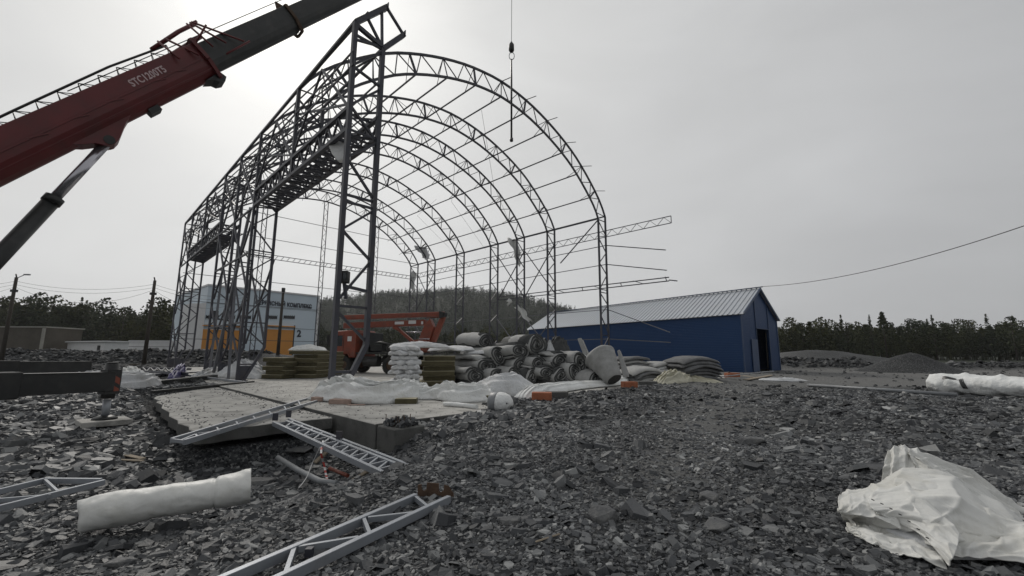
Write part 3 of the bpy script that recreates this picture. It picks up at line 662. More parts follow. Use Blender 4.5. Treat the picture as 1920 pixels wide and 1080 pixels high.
part('side_wall', M['white'], SB, lambda B: B.prism([a - sd * .02, a - sd * 1.6 + sn * 3.5, a - sd * 1.6 + sn * 9, a - sd * .02 + sn * 9], (0, 0, 9.5)))
for u0, u1 in ((381, 447), (499, 549)):
    g = fbox('gate', M['gate'], u0, 617, u1, 650, .08, z0=-.1, off=-.04)
    fr_ = fbox('canopy', M['gate'], u0 - 2, 609.5, u1 + 3, 614, .5)
    for k in range(3):
        p = onf(u0 + (u1 - u0) * (k + .5) / 3, 630)
    part('jamb', M['black'], SB, lambda B: B.box(onf(u1 + .8, 640, .05) * 1.0 + Vector((0, 0, 0)), (.18, .1, 6.), (sd, sn, Vector((0, 0, 1)))))
for u0, u1 in ((386, 409), (421, 440), (452, 470), (500, 519), (532, 552)):
    wv_ = fbox('window', M['glass'], u0, 591.5, u1, 598, .06)
    part('frame', M['black'], wv_, lambda B: [B.box(onf(u0 + (u1 - u0) * k / 5, 594.7, .08), (.07, .05, .75), (sd, sn, Vector((0, 0, 1)))) for k in range(6)])
for v0 in (583.5, 618):
    part('panel_joint', M['black'], SB, lambda B: B.beam(P3(a, b_, .0, onf(592, v0).z) - sn * .02, P3(a, b_, 1, onf(592, v0).z) - sn * .02, .05))
def lettering(txt, size, m, parent, mtx, name='lettering', ex=.02, bold=0, sx=1.):
    cu = bpy.data.curves.new('txt', 'FONT'); cu.body = txt; cu.size = size; cu.extrude = ex; cu.offset = bold; cu.space_character = 1.08
    to = bpy.data.objects.new('txt', cu); COL.objects.link(to); dg_ = bpy.context.evaluated_depsgraph_get(); dg_.update()
    me = bpy.data.meshes.new_from_object(to.evaluated_get(dg_)); bpy.data.objects.remove(to)
    me.transform(Matrix.Diagonal((sx, 1, 1, 1))); me.transform(Matrix.Translation(-wloc(parent)) @ mtx); me.materials.clear(); me.materials.append(m)
    o = bpy.data.objects.new(name, me); COL.objects.link(o); o.parent = parent; return o
def fmtx(p, x, z):
    x = x.normalized(); y = z.normalized(); n = x.cross(y); return Matrix(((x.x, y.x, n.x, p.x), (x.y, y.y, n.y, p.y), (x.z, y.z, n.z, p.z), (0, 0, 0, 1)))
Zu = Vector((0, 0, 1))
def fit_text(txt, u0, u1, v, hgt, m, bold=.02, name='lettering'):
    p, q = onf(u0, v, .06), onf(u1, v, .06); wd = abs((q - p).dot(sd))
    o = lettering(txt, hgt, m, SB, Matrix.Identity(4), name, .02, bold); xs = [v_.co.x for v_ in o.data.vertices]
    off = Matrix.Translation(-wloc(SB)); o.data.transform(off.inverted())
    x0, x1 = min(v_.co.x for v_ in o.data.vertices), max(v_.co.x for v_ in o.data.vertices); k = wd / (x1 - x0)
    o.data.transform(Matrix.Translation((-x0, 0, 0))); o.data.transform(Matrix.Diagonal((k, 1, 1, 1)))
    o.data.transform(off @ fmtx(p, sd, Zu)); return o
M['ink'] = mat('dark_navy_lettering', (.02, .025, .04), .5, 0, .05, 2)
fit_text('СЕРВИСНЫЙ КОМПЛЕКС', 478, 584.5, 570, 1.05, M['ink'], .045)
fit_text('ПОЛЮС', 567, 584.5, 577.5, .5, M['ink'], .02)
fit_text('2', 556, 564, 631, 1.75, M['ink'], .06)
def emb(B):
    p = onf(562.3, 575, .08); 
    for k in range(8):
        a0 = k * math.pi / 4; B.beam(p + sd * .22 * math.cos(a0) + Zu * .22 * math.sin(a0), p + sd * .22 * math.cos(a0 + .6) + Zu * .22 * math.sin(a0 + .6), .06)
    B.box(p, (.12, .04, .12), (sd, sn, Zu))
part('emblem', M['ink'], SB, emb)
# low buildings on the left
hA, hB = D(126, 652, 95), D(194, 652, 88); hA.z = hB.z = 0
r, d_, n__ = box_building(hA, hB, 5, 3.4, M['white'], 'storage_hut', 'small white flat-roofed hut beyond the rubble bank', M['roof_white'], .4)
part('door', M['hole'], r, lambda B: B.box(P3(hA, hB, .88, 1.4) - n__ * .02, (1.2, .06, 2.6), (d_, n__, Zu)))
hA, hB = D(241, 652, 80), D(352, 652, 80); hA.z = hB.z = 0
r, d_, n__ = box_building(hA, hB, 6, 3.3, M['roof_white'], 'storage_shed', 'long low white shed behind the second utility pole', M['white'], .1)
part('step', M['white'], r, lambda B: B.box(P3(hA, hB, -.04, 1.0), (1.5, 1.5, 1.7), (d_, n__, Zu)))
part('panel_joint', M['black'], r, lambda B: B.beam(P3(hA, hB, 0, 2.4) - n__ * .02, P3(hA, hB, 1, 2.4) - n__ * .02, .05))
hA, hB = D(-60, 640, 92), D(82, 640, 92); hA.z = hB.z = 0
r, d_, n__ = box_building(hA, hB, 8, 6.5, M['reddirt'], 'long_shed', 'long weathered reddish shed with pale concrete roof edge at far left', M['dryplaster'], .25)
part('post', M['dryplaster'], r, lambda B: B.box(P3(hA, hB, .985, 3.2) - n__ * .1, (.5, .3, 6.4), (d_, n__, Zu)))

# blue building
fl, fr2 = D(1396, 690, 34.3), D(1463, 690, 40.6); fl.z = fr2.z = 0
fe = D(991.7, 618.4, 58.5); fe.z = 0
BB = root('blue_building', fl.copy(), 'dark blue clad building with pale ribbed metal roof and open gable doorway', 'building')
eh = 4.75; rh = 7.25; bk = fe - fl; bd = bk.normalized(); gd = (fr2 - fl).normalized(); gw = (fr2 - fl).length; bl_ = bk.length
gn = Vector((gd.y, -gd.x, 0)); ln_ = Vector((-bd.y, bd.x, 0)); ln_ = -ln_ if ln_.x > 0 else ln_
def gp_(t, z, off=0): return fl + gd * gw * t + Zu * z + gn * off
def quad(B, ps, th, nrm_): B.prism(ps, nrm_ * th)
part('side_wall', M['blue'], BB, lambda B: B.prism([fl, fe, fe + Zu * eh, fl + Zu * eh], -ln_ * .12))
part('side_wall', M['blue'], BB, lambda B: B.prism([fr2, fr2 + bk, fr2 + bk + Zu * eh, fr2 + Zu * eh], ln_ * .12))
part('gable_wall', M['blue'], BB, lambda B: (B.prism([gp_(0, 0), gp_(.36, 0), gp_(.36, 3.75), gp_(.36, eh + (rh - eh) * .72), gp_(0, eh)], -gn * .12), B.prism([gp_(.72, 0), gp_(1, 0), gp_(1, eh), gp_(.72, eh + (rh - eh) * .56)], -gn * .12), B.prism([gp_(.36, 3.75), gp_(.72, 3.75), gp_(.72, eh + (rh - eh) * .56), gp_(.5, rh), gp_(.36, eh + (rh - eh) * .72)], -gn * .12)))
part('gable_wall', M['blue'], BB, lambda B: B.prism([p + bk for p in (gp_(0, 0), gp_(1, 0), gp_(1, eh), gp_(.5, rh), gp_(0, eh))], gn * .12))
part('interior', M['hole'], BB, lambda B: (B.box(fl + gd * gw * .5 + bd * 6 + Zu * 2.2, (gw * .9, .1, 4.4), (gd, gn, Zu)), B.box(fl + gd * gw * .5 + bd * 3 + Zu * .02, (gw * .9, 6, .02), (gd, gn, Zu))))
dr = part('door', M['trim'], BB, lambda B: B.prism([gp_(.2, .05, .04), gp_(.36, .05, .04), gp_(.36, 2.75, .04), gp_(.2, 2.75, .04)], gn * .05))
part('door_leaf', M['hole'], BB, lambda B: B.beam(gp_(.58, .3, .1), gp_(.6, 3.4, .1), .06))
part('corner_trim', M['trim'], BB, lambda B: (B.beam(gp_(0, 0, .02), gp_(0, eh, .02), .14, .08, gn), B.beam(gp_(1, 0, .02), gp_(1, eh, .02), .14, .08, gn), B.beam(gp_(0, eh, .25), gp_(.5, rh, .25), .06, .22), B.beam(gp_(.5, rh, .25), gp_(1, eh, .25), .06, .22), B.beam(gp_(.36, 0, .04), gp_(.36, 6.4, .04), .08, .05, gn), B.beam(gp_(.72, 0, .04), gp_(.72, 6.0, .04), .08, .05, gn), B.beam(gp_(.36, 3.72, .045), gp_(.72, 3.72, .045), .05, .1, gn)))
nr = 66
for sgn in (0, 1):
    def rf(B):
        e0 = gp_(sgn * 1.0, eh - .05, .3) + (gd * (.3 if sgn else -.3)); r0 = gp_(.5, rh + .06, .3); P = []
        bb = bk + bd * .5; n3 = (r0 - e0).cross(bb).normalized(); n3 = n3 if n3.z > 0 else -n3
        prof_ = []
        for k in range(nr):
            for f0, hgt in ((0, 0), (.72, 0), (.78, .06), (.94, .06)): prof_.append(((k + f0) / nr, hgt))
        P = [[e0 + bb * t + n3 * h_ for t, h_ in prof_], [r0 + bb * t + n3 * h_ for t, h_ in prof_]]
        B.grid(P, smooth=False)
        P = [[e0 + bb * t - n3 * .06 for t, h_ in (prof_[0], prof_[-1])], [r0 + bb * t - n3 * .06 for t, h_ in (prof_[0], prof_[-1])]]; B.grid(P, False)
    part('roof', M['roof_met'], BB, rf)
part('ridge_cap', M['trim'], BB, lambda B: B.beam(gp_(.5, rh + .16, .4), gp_(.5, rh + .16, 0) + bk + bd * .5, .3, .05))
# overhead cable from the gable
p0, p1 = gp_(.5, rh + .2, .3), D(2010, 392, 19)
cab = MB().tube([p0.lerp(p1, t / 24) - Zu * 4 * .75 * (t / 24) * (1 - t / 24) for t in range(25)], .022, 6).build('overhead_cable', M['black'])
tag(cab, 'dark overhead cable running from the blue gable up to the right edge', 'cable')

# ------------------------------------------------------------------ poles and wires
def upole(ub, ut, vt, Y, lamp, label, name='utility_pole', cross=True):
    P = D(ut, vt, Y); z0 = float(tz(P.x, Y)); r = root(name, (P.x, P.y, z0), label, 'pole', 'dark wooden utility poles')
    part('shaft', M['pole'], r, lambda B: B.tube([(P.x, P.y, z0 - .3), tuple(P)], [.19, .13], 8))
    if cross:
        part('insulator', M['black'], r, lambda B: B.tube([P + Vector((.0, 0, 0)), P + Vector((-.12, 0, .35))], .06, 6)); part('bracket', M['black'], r, lambda B: B.box(P - Zu * 1.4, (.5, .3, .25)))
    if lamp:
        part('lamp_arm', M['pipe'], r, lambda B: (B.tube([P - Zu * .1, P + Vector((.9, -.1, .25))], .04, 5), B.box(P + Vector((1.15, -.1, .27)), (.55, .2, .12))))
    return P
pa = upole(5, 31, 520, 43, True, 'leftmost leaning utility pole with a small street lamp on top')
pb = upole(275, 290.5, 526, 44, False, 'utility pole between the small hut and the arch frame')
pc = upole(523, 531, 549, 47, False, 'thin pole in front of the service building', cross=False)
part('camera_box', M['black'], [o for o in bpy.data.objects if o.get('label', '').startswith('thin pole')][0], lambda B: B.box(pc + Zu * .3, (.28, .28, .5)))
for k, (dz, sag, u2) in enumerate(((-.4, .7, 345), (-.75, .75, 345), (-1.0, 1.5, 345))):
    B = MB(); pts = []
    lft = pa + Vector((-22, 4, 0))
    for q0, q1 in ((lft, pa), (pa, pb), (pb, D(u2 + 120, 545, 50) + Zu * 0)):
        for t in range(13): pts.append(q0.lerp(q1, t / 12) + Zu * (dz - 4 * sag * (t / 12) * (1 - t / 12)))
    B.tube(pts, .013, 4); tag(B.build('power_line', M['black']), ['uppermost', 'middle', 'lowest, most sagging'][k] + ' of the three thin wires strung between the left poles', 'wire', 'wires between the utility poles')
# gravel pile right
gc = D(1711, 690, 37); gc.z = 0
def pile(B, r=4.1, h_=2.0):
    P = []
    for i in range(26):
        t = i / 25; row = []
        for k in range(64):
            a_ = 2 * math.pi * k / 64; rr = t * r * (1 + .1 * math.sin(a_ * 3 + 1)); x, y = gc.x + rr * math.cos(a_), gc.y + rr * math.sin(a_) * .9
            z = h_ * (1 - t) ** 1.15 * 1.0 - .02 + .12 * float(fbm(x * 1.2, y * 1.2, 4, 3)) * (1 - t) + (h_ * -.12 * math.exp(-(t / .15) ** 2))
            row.append((x, y, z + (float(tz(x, y)) - .05) * t))
        P.append(row)
    B.grid(P, True, closed=True)
pl = MB(); pile(pl); tag(pl.build('gravel_pile', M['ground']), 'cone shaped pile of dark fine gravel in front of the right forest', 'gravel pile')

# ------------------------------------------------------------------ mobile crane (boom and outriggers reach in from the left)
cA, cT = D(0, 299, 8.6), D(959, -152, 20); cd = (cT - cA).normalized(); cu_ = Vector((0, 0, 1)); cx = cd.cross(cu_).normalized(); cn = cx.cross(cd).normalized()
CR = root('mobile_crane', (cA.x - 1.5, cA.y - 2.5, 0), 'large mobile crane with red telescopic boom and black outriggers reaching in from the left', 'crane')
def bsec(t0, t1, wd, h, m, name, flat=.42, shift=0.):
    cs = [(-wd / 2, h / 2), (wd / 2, h / 2), (wd / 2, h / 2 - h * flat)]
    for k in range(1, 9): a_ = math.pi * k / 9; cs.append((wd / 2 * math.cos(a_) ** 1 if False else wd / 2 * math.cos(a_), h / 2 - h * flat - h * (1 - flat) * math.sin(a_) ** .8))
    cs.append((-wd / 2, h / 2 - h * flat))
    def f(B):
        P = [[cA + cd * t + cx * x + cn * (z + shift) for x, z in cs] for t in (t0, t1)]
        n = len(cs); B.add([p for r_ in P for p in r_], [(k, (k + 1) % n, (k + 1) % n + n, k + n) for k in range(n)] + [list(range(n - 1, -1, -1)), list(range(n, 2 * n))])
    return part(name, m, CR, f, bevel=.012)
base = bsec(-2.6, 5.2, .72, .87, M['red'], 'boom_base')
bsec(5.15, 8.55, .62, .74, M['dgrey'], 'boom_section', shift=.03)
bsec(8.5, 14.5, .56, .66, M['dgrey'], 'boom_section', shift=.03)
bsec(14.4, 24, .48, .62, M['dgrey'], 'boom_section', shift=.03)
def ringp(t, wd, h, th, m, name): 
    return part(name, m, CR, lambda B: [B.beam(cA + cd * t + cx * x0 + cn * z0, cA + cd * t + cx * x1 + cn * z1, th, .1, cd) for x0, z0, x1, z1 in ((-wd / 2, h / 2, wd / 2, h / 2), (wd / 2, h / 2, wd / 2, -.05), (wd / 2, -.05, wd * .28, -h / 2), (wd * .28, -h / 2, -wd * .28, -h / 2), (-wd * .28, -h / 2, -wd / 2, -.05), (-wd / 2, -.05, -wd / 2, h / 2))])
ringp(8.55, .68, .78, .06, M['rust'], 'collar'); ringp(5.15, .82, .98, .1, M['red'], 'collar')
# welded seams, brackets and lugs along the base section
part('seam', M['red'], base, lambda B: (B.beam(cA - cd * 2.5 + cx * .362 + cn * .02, cA + cd * 5.1 + cx * .362 + cn * .02, .015, .035, cn), B.beam(cA - cd * 2.5 + cx * .345 - cn * .25, cA + cd * 5.1 + cx * .345 - cn * .25, .012, .012, cn)))
for t in (.6, 1.5, 2.35, 3.5, 4.1): part('bracket', M['red'], base, lambda B: B.beam(cA + cd * t + cx * .365 + cn * .04, cA + cd * (t + .35) + cx * .365 - cn * .04, .02, .03))
part('lug', M['red'], CR, lambda B: B.prism([cA + cd * a_ - cx * .2 + cn * b_ for a_, b_ in ((1.15, -.36), (2.6, -.36), (2.35, -.47), (1.95, -.70), (1.8, -.74), (1.66, -.70), (1.5, -.54), (1.3, -.46))], cx * .4))
part('lug', M['black'], CR, lambda B: B.prism([cA + cd * a_ - cx * .22 + cn * b_ for a_, b_ in ((4.75, -.42), (5.25, -.38), (5.3, -.56), (5.18, -.64), (5.02, -.6), (4.95, -.5))], cx * .44))
part('roller', M['black'], CR, lambda B: B.box(cA + cd * 3.15 - cn * .47, (.3, .28, .14), (cx, cd, cn)))
part('hinge_pin', M['black'], CR, lambda B: B.tube([cA + cd * 1.78 + cx * .22 - cn * .62, cA + cd * 1.78 - cx * .22 - cn * .62], .11, 12))
lt = lettering('STC1200T5', .23, M['text_pink'], CR, fmtx(cA + cd * 3.08 + cx * .364 + cn * .09, cd, cn), 'lettering', .004, .005, .80)
# stowed lattice jib on the far side
jo = cn * .72 - cx * .1
def jib(B):
    L0, L1 = -2.4, 4.75
    B.tube([cA + jo + cd * L0 - cn * .14, cA + jo + cd * 1.0 + cn * .0, cA + jo + cd * 3.2 + cn * .07, cA + jo + cd * L1 + cn * .02], .028, 8)
    for x_ in (-.25, .0): B.tube([cA + cn * .45 + cx * x_ + cd * L0, cA + cn * .45 + cx * x_ + cd * L1], .022, 6)
    n = 15
    for k in range(n):
        a_, b_ = L0 + (L1 - L0) * k / n, L0 + (L1 - L0) * (k + 1) / n; mid = (a_ + b_) / 2 + .08
        for x_ in (-.25, .0):
            B.tube([cA + jo + cd * a_, cA + cd * mid + cn * .45 + cx * x_], .011, 5); B.tube([cA + jo + cd * b_, cA + cd * mid + cn * .45 + cx * x_], .011, 5)
part('jib', M['black'], CR, jib)
def jibhead(B):
    o_ = cA + jo + cd * .75 - cn * .04 + cx * .0
    B.tube([o_ + cd * 3.6 + cn * .1, o_ + cd * 4.55 + cn * .24, o_ + cd * 5.1 + cn * .27], .055, 8)
    B.tube([o_ + cd * 3.7 - cn * .2, o_ + cd * 5.0 - cn * .05], .06, 8)
    for a_, z0, b_, z1 in ((3.8, .15, 3.7, -.5), (4.0, .15, 4.2, -.6), (4.8, .27, 4.7, -.55), (4.9, .27, 5.1, -.6), (4.95, .27, 5.6, -.75), (4.5, -.75, 5.75, -.8), (4.4, -.3, 5.0, -.05)):
        B.tube([o_ + cd * a_ + cn * z0 + cx * .2, o_ + cd * b_ + cn * z1 + cx * .62], .028, 6)
    B.box(o_ + cd * 5.1 + cn * .27, (.25, .1, .06), (cx, cd, cn))
part('jib_bracket', M['red'], CR, jibhead)
part('hoist_rope', M['black'], CR, lambda B: B.tube([cA + cd * 2 + cn * .6 + cx * .1, cA + cd * 8.6 + cn * .62 + cx * .1, cA + cd * 23.5 + cn * .5], .012, 5))
part('rope_guide', M['rust'], CR, lambda B: B.prism([cA + cd * 8.35 + cn * .4, cA + cd * 8.7 + cn * .4, cA + cd * 8.52 + cn * .66], cx * .08))
# derrick cylinder
ra, rb_, rc = cA + cd * 1.76 - cn * .60, D(100, 374, 9.15), D(0, 490, 8.6)
ax = (rb_ - ra).normalized(); rb_ = ra + ax * (rb_ - ra).length
cy = bpy.data.objects.new('lift_cylinder', None); COL.objects.link(cy); cy.parent = CR
part('rod', M['chrome'], cy, lambda B: B.tube([ra, rb_], .10, 20))
part('barrel', M['black'], cy, lambda B: B.tube([rb_ - ax * .03, rb_ + ax * 4.2], .15, 24)); part('gland', M['black'], cy, lambda B: B.tube([rb_ - ax * .06, rb_ + ax * .1], .172, 24))
# outriggers
def outrig(uR, vt, vb, Yr, uL, YL, jack, nm):
    zt_, zb_ = D(uR, vt, Yr).z, D(uR, vb, Yr).z; p = D(uR, (vt + vb) / 2, Yr); q = D(uL, 720, YL); q.z = p.z + .03; q = p + (q - p) * 1.4
    oc = bpy.data.objects.new('outrigger', None); COL.objects.link(oc); oc.parent = CR; h_ = zt_ - zb_
    dd = (q - p).normalized(); sx_ = dd.cross(Zu).normalized()
    part('beam', M['black'], oc, lambda B: B.beam(p, q, .34, h_), bevel=.012)
    part('top_flange', M['dgrey'], oc, lambda B: B.beam(p + Zu * (h_ / 2 + .008), q + Zu * (h_ / 2 + .008), .37, .015))
    part('sleeve', M['black'], oc, lambda B: B.beam(p + dd * (1.75 if jack else 2.3), q, .40, h_ * 1.22), bevel=.02)
    if jack:
        j = p + dd * .02; gz_ = float(tz(j.x, j.y)) + .02
        part('jack_housing', M['black'], oc, lambda B: (B.tube([j + Zu * .46, j - Zu * .42], .14, 16), B.box(j + Zu * .0, (.30, .32, .62), (sx_, dd, Zu))))
        part('hazard_plate', M['orange'], oc, lambda B: B.prism([j + sx_ * -.158 * (1 if (sx_.y > 0) else -1) + dd * a_ + Zu * z_ for a_, z_ in ((.13, .26), (.13, .1), (-.13, -.08), (-.13, .08))], sx_ * .004)); part('hazard_plate', M['orange'], oc, lambda B: B.prism([j + sx_ * -.158 * (1 if (sx_.y > 0) else -1) + dd * a_ + Zu * z_ for a_, z_ in ((.13, .0), (.13, -.14), (-.02, -.24), (-.13, -.24), (-.13, -.18))], sx_ * .004))
        part('cap', M['black'], oc, lambda B: B.tube([j + Zu * .44, j + Zu * .50], .12, 12))
        part('jack_rod', M['galv'], oc, lambda B: B.tube([j - Zu * .45, (j.x, j.y, gz_ + .18)], .085, 16))
        part('foot', M['black'], oc, lambda B: B.tube([(j.x, j.y, gz_ + .24), (j.x, j.y, gz_ + .19), (j.x, j.y, gz_ + .15)], [.13, .24, .26], 20))
        return j, gz_, dd, sx_
jj, jg, jd, js = outrig(208, 698, 733, 11.3, 0, 9.4, True, 'front')
outrig(168, 678, 699, 19.5, 0, 17, False, 'rear')
pad = MB().box((jj.x, jj.y, jg + .075), (.95, .95, .13), ((jd + js * .35).normalized(), (js - jd * .35).normalized(), Zu)); tag(pad.build('outrigger_pad', M['concrete'], bevel=.01), 'flat grey pad under the crane outrigger foot on the rubble', 'support pad')
# hook block, ring and sling hanging from the boom tip
hk = root('crane_hook', D(959, 110, 20), 'black hook block hanging on the hoist rope above the arches', 'hook')
hz = hk.location
part('rope', M['black'], hk, lambda B: B.tube([D(959, 82, 20), Vector((D(959, 82, 20).x, 20, 25.0))], .014, 5))
part('block', M['black'], hk, lambda B: B.tube([D(959, v_, 20) for v_ in (78, 81, 84, 94, 97, 99)], [.03, .08, .14, .15, .1, .03], 10))
def ring(B):
    c0 = D(959.5, 105, 20); pts = [c0 + Vector((.135 * math.cos(a_), 0, .21 * math.sin(a_))) for a_ in [k * math.pi / 10 for k in range(21)]]; B.tube(pts, .02, 6, cap=False)
part('ring', M['pipe'], hk, ring)
sl = MB(); sl.tube([D(959, 111, 20), D(959, 150, 20), D(959, 262, 20)], [.035, .05, .05], 8); sl.tube([D(959, 259, 20), D(959, 265, 20)], .085, 8)
tag(sl.build('lifting_sling', M['dgrey']), 'long dark sling hanging straight down from the hook ring', 'sling')

# ------------------------------------------------------------------ orange truck with folded platform boom
t0, t1 = G(628, 700), G(778, 704); td = (t1 - t0).normalized(); td = Vector((.955, -.297, 0)); tn = Vector((td.y, -td.x, 0)); tn = tn if tn.y < 0 else -tn   # td: rearwards, tn: near side
TK = root('boom_truck', Vector((t0.x, t0.y, 0)), 'orange six wheeled truck with folded aerial platform boom parked inside the frame', 'truck')
TO = Vector((t0.x, t0.y, 0)) - td * .55
def tp(l_, w_, z): return TO + td * l_ - tn * w_ + Zu * z        # w from near side inwards
TW = 2.45
tax = (td, tn, Zu)
cabn = part('cab', M['orange'], TK, lambda B: (B.prism([tp(l_, 0, z) for l_, z in ((.05, .85), (.0, 1.75), (.28, 2.75), (.5, 3.05), (2.05, 3.12), (2.15, 2.9), (2.15, 1.15), (1.75, 1.15), (1.6, 1.5), (.75, 1.5), (.6, 1.1), (.45, .85))], -tn * TW)), bevel=.05, seg=2)
part('window', M['glass'], cabn, lambda B: B.prism([tp(l_, -.012, z) for l_, z in ((.32, 1.95), (.5, 2.72), (1.02, 2.72), (1.02, 1.95))], -tn * .01))
part('window', M['white'], cabn, lambda B: B.prism([tp(l_, -.012, z) for l_, z in ((1.45, 2.3), (1.45, 2.65), (1.8, 2.65), (1.8, 2.3))], -tn * .01))
part('windscreen', M['glass'], cabn, lambda B: B.prism([tp(.0 + .035, .2, 1.9), tp(.28, .2, 2.75), tp(.28, TW - .2, 2.75), tp(.035, TW - .2, 1.9)], -td * .02))
part('door_seam', M['black'], cabn, lambda B: (B.beam(tp(1.12, -.01, 1.5), tp(1.12, -.01, 2.9), .02), B.beam(tp(.22, -.01, 1.0), tp(.28, -.01, 2.6), .02)))
part('side_mirror', M['black'], cabn, lambda B: (B.beam(tp(.05, -.25, 2.0), tp(.0, -.3, 2.75), .1, .2), B.beam(tp(.3, 0, 2.75), tp(.0, -.3, 2.7), .03)))
part('bumper', M['black'], cabn, lambda B: B.box(tp(.0, TW / 2, .75), (.3, TW, .35), tax), bevel=.04)
part('headlight', M['white'], cabn, lambda B: B.box(tp(-.14, .35, .8), (.06, .35, .18), tax))
part('fender', M['orange'], cabn, lambda B: B.prism([tp(l_, -.05, z) for l_, z in ((.55, 1.15), (.75, 1.5), (1.62, 1.5), (1.8, 1.15), (1.7, 1.15), (1.55, 1.4), (.82, 1.4), (.65, 1.15))], -tn * .5))
part('chassis', M['black'], TK, lambda B: [B.beam(tp(.4, w_, .95), tp(8.3, w_, .95), .12, .3) for w_ in (.75, 1.7)] + [B.box(tp(5, TW / 2, 1.45), (5.6, TW * .96, .12), tax), B.box(tp(3.3, .5, .95), (1.1, .55, .55), tax)], bevel=.02)
part('fuel_tank', M['dgrey'], TK, lambda B: B.tube([tp(2.7, .45, .85), tp(3.9, .45, .85)], .33, 16))
part('spare_wheel', M['rubber'], TK, lambda B: (B.tube([tp(4.9, .15, 1.75), tp(4.9, TW - .15, 1.75)], .3, 14), B.box(tp(5.7, TW / 2, 1.75), (1.6, TW * .9, .45), tax)), bevel=.03)
part('equipment', M['black'], TK, lambda B: (B.box(tp(2.75, TW / 2, 2.2), (.5, 1.8, 1.5), tax), B.box(tp(3.6, TW / 2, 1.85), (1.0, 1.6, .5), tax), B.tube([tp(3.0, .5, 2.0), tp(3.8, .6, 2.2), tp(4.6, .6, 2.05)], .12, 8)), bevel=.03)
part('mudguard', M['black'], TK, lambda B: [B.prism([tp(l_, .0, z) for l_, z in ((l0 - .75, .9), (l0 - .5, 1.35), (l0 + .5, 1.35), (l0 + .75, .9), (l0 + .7, .9), (l0 + .45, 1.3), (l0 - .45, 1.3), (l0 - .7, .9))], -tn * .5) for l0 in (5.05, 6.4)])
def wheel(l_, w_):
    wq = bpy.data.objects.new('wheel', None); COL.objects.link(wq); wq.parent = TK; c0 = tp(l_, w_, .62)
    def ty(B):
        P = []
        for r_, o_ in ((.3, -.17), (.36, -.19), (.55, -.19), (.61, -.14), (.62, 0), (.61, .14), (.55, .19), (.36, .19), (.3, .17)):
            P.append([c0 + tn * -o_ + (td * math.cos(a_) + Zu * math.sin(a_)) * r_ for a_ in [k * math.pi / 14 for k in range(28)]])
        B.grid(P, True, closed=True)
    part('tyre', M['rubber'], wq, ty)
    part('rim', M['rust'], wq, lambda B: (B.tube([c0 + tn * .1, c0 + tn * .14], .3, 18), B.tube([c0 + tn * .1, c0 + tn * .2], .12, 12)))
    part('tread', M['rubber'], wq, lambda B: [B.box(c0 + (td * math.cos(a_) + Zu * math.sin(a_)) * .615, (.05, .34, .05), (td * -math.sin(a_) + Zu * math.cos(a_), tn, td * math.cos(a_) + Zu * math.sin(a_))) for a_ in [k * math.pi / 16 for k in range(32)]])
for l_ in (1.2, 5.05, 6.4):
    for w_ in (.18, TW - .18): wheel(l_, w_)
# folded boom
def bx2(B, a_, b_, wd, h_): B.beam(a_, b_, wd, h_)
wm = TW / 2 - .2
part('boom_arm', M['orange'], TK, lambda B: bx2(B, tp(.3, wm, 4.12), tp(8.6, wm, 4.2), .32, .34), bevel=.02)
part('boom_arm', M['orange'], TK, lambda B: bx2(B, tp(.3, wm, 3.5), tp(7.2, wm, 3.62), .34, .42), bevel=.02)
part('lower_arm', M['orange'], TK, lambda B: B.prism([tp(l_, wm - .2, z) for l_, z in ((6.4, 1.6), (7.2, 3.5), (7.6, 3.9), (7.9, 3.3), (7.4, 1.6))], -tn * .4), bevel=.02)
part('knuckle', M['black'], TK, lambda B: (B.prism([tp(l_, wm - .22, z) for l_, z in ((8.3, 4.4), (8.75, 4.3), (8.7, 4.0), (8.35, 3.9))], -tn * .44), B.tube([tp(8.55, wm - .3, 4.2), tp(8.55, wm + .3, 4.2)], .13, 12)))
part('lower_arm', M['orange'], TK, lambda B: (bx2(B, tp(8.5, wm + .1, 4.05), tp(7.55, wm + .1, 1.7), .3, .34), bx2(B, tp(7.2, wm, 3.95), tp(8.4, wm, 4.0), .06, .06)), bevel=.02)
part('strut', M['orange'], TK, lambda B: (bx2(B, tp(4.7, wm, 3.4), tp(6.7, wm, 1.9), .16, .2), bx2(B, tp(4.6, wm, 3.35), tp(5.1, wm, 3.15), .3, .2)))
part('cylinder', M['chrome'], TK, lambda B: (B.tube([tp(5.6, wm, 2.95), tp(7.3, wm, 2.95)], .05, 8), B.tube([tp(6.8, wm - .3, 2.45), tp(7.7, wm - .3, 2.45)], .04, 8)))
part('turntable', M['orange'], TK, lambda B: (B.tube([tp(7.0, wm, 1.5), tp(7.0, wm, 1.8)], .55, 18), B.box(tp(7.0, wm, 2.1), (.9, .9, .6), tax)), bevel=.03)
part('sticker', M['white'], TK, lambda B: (B.box(tp(5.15, wm - .19, 3.62), (.75, .01, .2), tax), B.box(tp(6.2, wm - .19, 3.66), (.6, .01, .24), tax), B.box(tp(7.0, wm - .19, 3.6), (.15, .01, .2), tax)))
M['fade'] = mat('faded_dark_lettering', (.12, .035, .02), .6, 0, .3, 8)
part('platform_frame', M['black'], TK, lambda B: (B.tube([tp(-.6, wm, 3.3), tp(-.35, wm, 4.2), tp(.2, wm, 4.2)], .04, 6), B.tube([tp(-.6, wm, 3.3), tp(.2, wm, 3.25)], .04, 6), B.tube([tp(-.45, wm, 3.35), tp(-.2, wm, 4.1)], .04, 6)))
part('railing', M['black'], TK, lambda B: [B.tube([tp(7.9 + k * .28, .1, 1.5), tp(7.9 + k * .28, .1, 2.2)], .015, 4) for k in range(9)] + [B.tube([tp(7.9, .1, z), tp(10.14, .1, z)], .02, 4) for z in (1.6, 2.2)])

